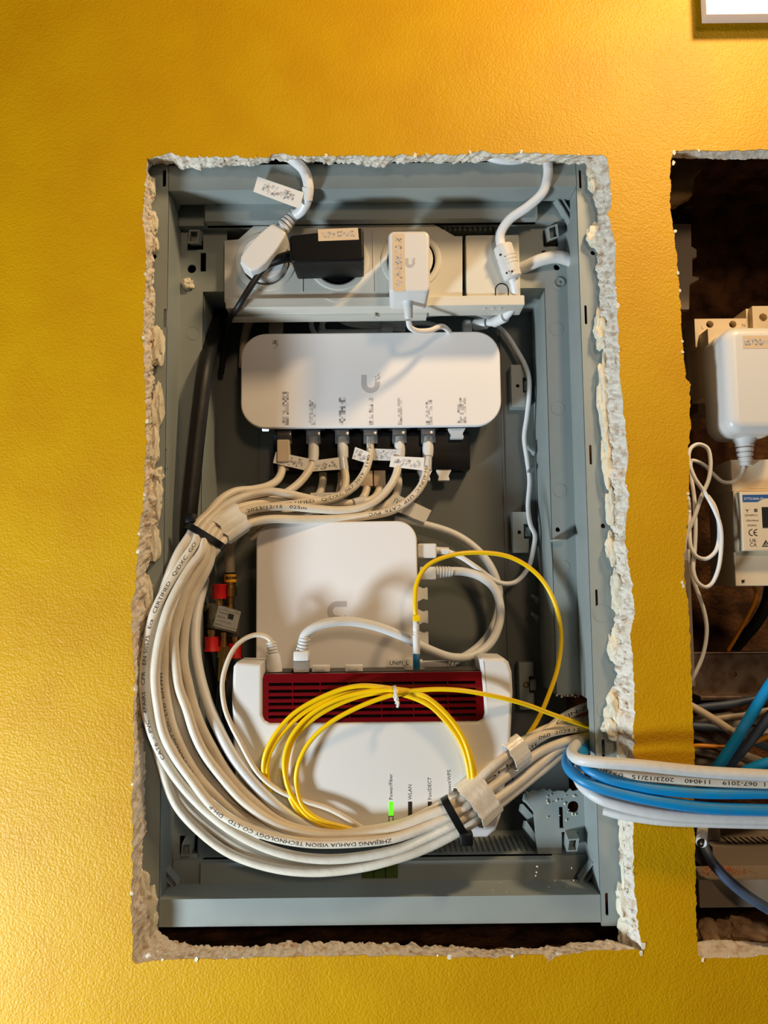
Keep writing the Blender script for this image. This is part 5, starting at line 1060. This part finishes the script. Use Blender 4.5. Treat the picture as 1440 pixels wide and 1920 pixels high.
bc2 = MB().add(tube(pxpath([(1445, 1095, 60), (1438, 1130, 60), (1420, 1165, 66), (1395, 1195, 76), (1370, 1225, 86)]), 4.5, 12)).build('black_cable', BLACKC)
tag(bc2, 'black cable dropping diagonally below the energy meter', 'cable')
# wiring jumble below the steel channel
RJ = [('slate blue cable rising rightwards just under the steel channel', [(1290, 1332, 46), (1320, 1326, 44), (1370, 1320, 42), (1420, 1310, 40), (1500, 1290, 40)], 2.9, NAVY),
      ('beige cable sloping down from the strip edge in the right opening', [(1285, 1318, 40), (1305, 1329, 36), (1335, 1347, 34), (1370, 1370, 36), (1400, 1392, 42)], 3.0, CABLEB),
      ('beige cable running level below the slate blue cable', [(1300, 1350, 50), (1345, 1345, 46), (1400, 1338, 44), (1450, 1331, 42), (1520, 1325, 42)], 3.0, CABLEB),
      ('pale beige cable in the middle of the right opening tangle', [(1300, 1358, 56), (1350, 1358, 52), (1400, 1352, 50), (1450, 1348, 48), (1520, 1345, 48)], 3.0, CABLE),
      ('pale beige cable dipping right behind the bright blue cable', [(1310, 1362, 60), (1350, 1365, 54), (1400, 1370, 52), (1450, 1372, 50), (1520, 1372, 50)], 3.0, CABLE),
      ('slate blue cable curving down right behind the steep blue ones', [(1290, 1362, 48), (1315, 1362, 46), (1345, 1366, 44), (1375, 1374, 44), (1410, 1390, 46), (1460, 1410, 50)], 3.0, NAVY),
      ('bright blue cable crossing steeply from upper right to the strip', [(1475, 1240, 16), (1440, 1290, 18), (1400, 1355, 20), (1372, 1400, 24), (1345, 1440, 30), (1325, 1465, 40)], 3.9, BLUE),
      ('slate blue cable crossing steeply beside the bright blue one', [(1490, 1295, 24), (1450, 1335, 26), (1410, 1385, 30), (1375, 1425, 34), (1345, 1455, 42)], 3.7, NAVY),
      ('blue cable stub low at the right edge of the right opening', [(1385, 1455, 30), (1410, 1442, 26), (1450, 1428, 22), (1520, 1410, 20)], 4.2, BLUE),
      ('dim beige cable low in the tangle near the strip edge', [(1295, 1375, 66), (1330, 1390, 64), (1370, 1410, 64), (1430, 1430, 66)], 3.0, CABLEB),
      ('dim beige cable lowest in the right opening tangle', [(1295, 1405, 70), (1340, 1415, 68), (1390, 1430, 68), (1440, 1448, 68)], 3.0, CABLEB),
      ('dim beige cable sloping down behind the orange fibre', [(1340, 1380, 60), (1380, 1405, 58), (1420, 1425, 58), (1470, 1445, 60)], 3.0, CABLEB),
      ('brown beige cable along the back of the tangle', [(1290, 1425, 78), (1340, 1430, 76), (1400, 1440, 76), (1460, 1450, 76)], 3.0, CABLEB)]
for lab, pts, r, m in RJ: loose('network_cable', lab, pts, r, m, group='cables tangled in the right opening')
of = MB().add(tube(pxpath([(1285, 1400, 46), (1310, 1398, 42), (1350, 1399, 40), (1395, 1396, 38), (1425, 1387, 36), (1460, 1370, 34)]), 1.7, 12)).build('fibre_cable', ORANGE)
tag(of, 'thin orange-yellow fibre cable crossing the tangle in the right opening', 'cable')
ct = thing('cut_cable', 'short white cable end with bare metal tip below the bent cables', 'cable', P(1315, 1582, 2))
MB().add(tube(pxpath([(1326, 1520, 20), (1319, 1545, 12), (1316, 1565, 5), (1315, 1580, -4)]), 3.6, 16)).build('sheath', CABLEG, ct)
q = P(1315, 1580, -4.2)
MB().add(lathe([(3.3, 0), (3.3, .5), (0.1, .7)], q, (0, -1, -.3), 16)).build('bare_end', METAL, ct)
for k in range(5): MB().add(blob(q + V((random.uniform(-1.8, 1.8), -.8, random.uniform(-1.8, 1.8))), .7, .5, .7, k, .4, 1)).build('wire_end', METAL, ct)
nv = MB().add(tube(pxpath([(1318, 1560, 30), (1320, 1588, 20), (1332, 1612, 14), (1355, 1640, 10), (1395, 1675, 6), (1440, 1704, 4), (1500, 1735, 4)]), 3.7, 16)).build('slate_cable', NAVY)
tag(nv, 'slate blue cable running down right across the lower grey rails', 'cable')
# dust and rubble at the bottom of the right opening
ru = thing('mortar_rubble', 'brown mortar lumps lying at the bottom of the right opening', 'rubble', P(1390, 1780, 30))
for i, (x, y, rx, rz) in enumerate([(1325, 1752, 7, 14), (1352, 1745, 8, 10), (1385, 1740, 9, 13), (1410, 1748, 13, 9), (1438, 1752, 10, 8), (1345, 1765, 14, 5), (1400, 1768, 18, 5), (1460, 1760, 12, 9)]):
    MB().add(blob(P(x, y, 27 + 3 * (i % 3)), rx * 1.25, 8, rz * 0.75, i * 2.3 + 5, .35)).build('lump', LUMP, ru)
zt = PZ(1310, 1650, 20) + .2; du = MB()
for i in range(220):
    x = random.gauss(PX(1362, 1640, 32), 9); 
    if x < PX(1311, 1650, 20): continue
    du.add(blob(V((x, random.gauss(36, 5), zt)), random.uniform(.2, .8), .6, random.uniform(.15, .5), i, .5, 1))
o = du.build('brick_dust', SAWDUST, None, kind='stuff'); tag(o, 'orange brick dust scattered on the lower grey rail', 'dust')

# ================================================================== wall fitting at the top right
wf = thing('wall_fitting', 'white wall box in the top right corner of the yellow wall', 'wall box', P(1380, 45, 0))
a = P(1317, 42, -6); fx, fz = a.x, a.z; b = P(1325, 27, -14)
def ring4(x0, z0, x1_, z1_, y): return [V((x0, y, z0)), V((x1_, y, z0)), V((x1_, y, z1_)), V((x0, y, z1_))]
W4 = 86
v = ring4(fx + 7, fz + 7, fx + W4 - 7, fz + W4 - 7, 0) + ring4(fx + 7, fz + 7, fx + W4 - 7, fz + W4 - 7, -5) + ring4(fx, fz, fx + W4, fz + W4, -5) + ring4(fx, fz, fx + W4, fz + W4, -6.5) + ring4(b.x, b.z, fx + W4 - 4, fz + W4 - 4, -14)
f = [[4 * r + i, 4 * r + (i + 1) % 4, 4 * r + 4 + (i + 1) % 4, 4 * r + 4 + i] for r in range(4) for i in range(4)] + [[16, 17, 18, 19]]
MB().add((v, f)).build('cover', WHITE, wf, smooth=False)
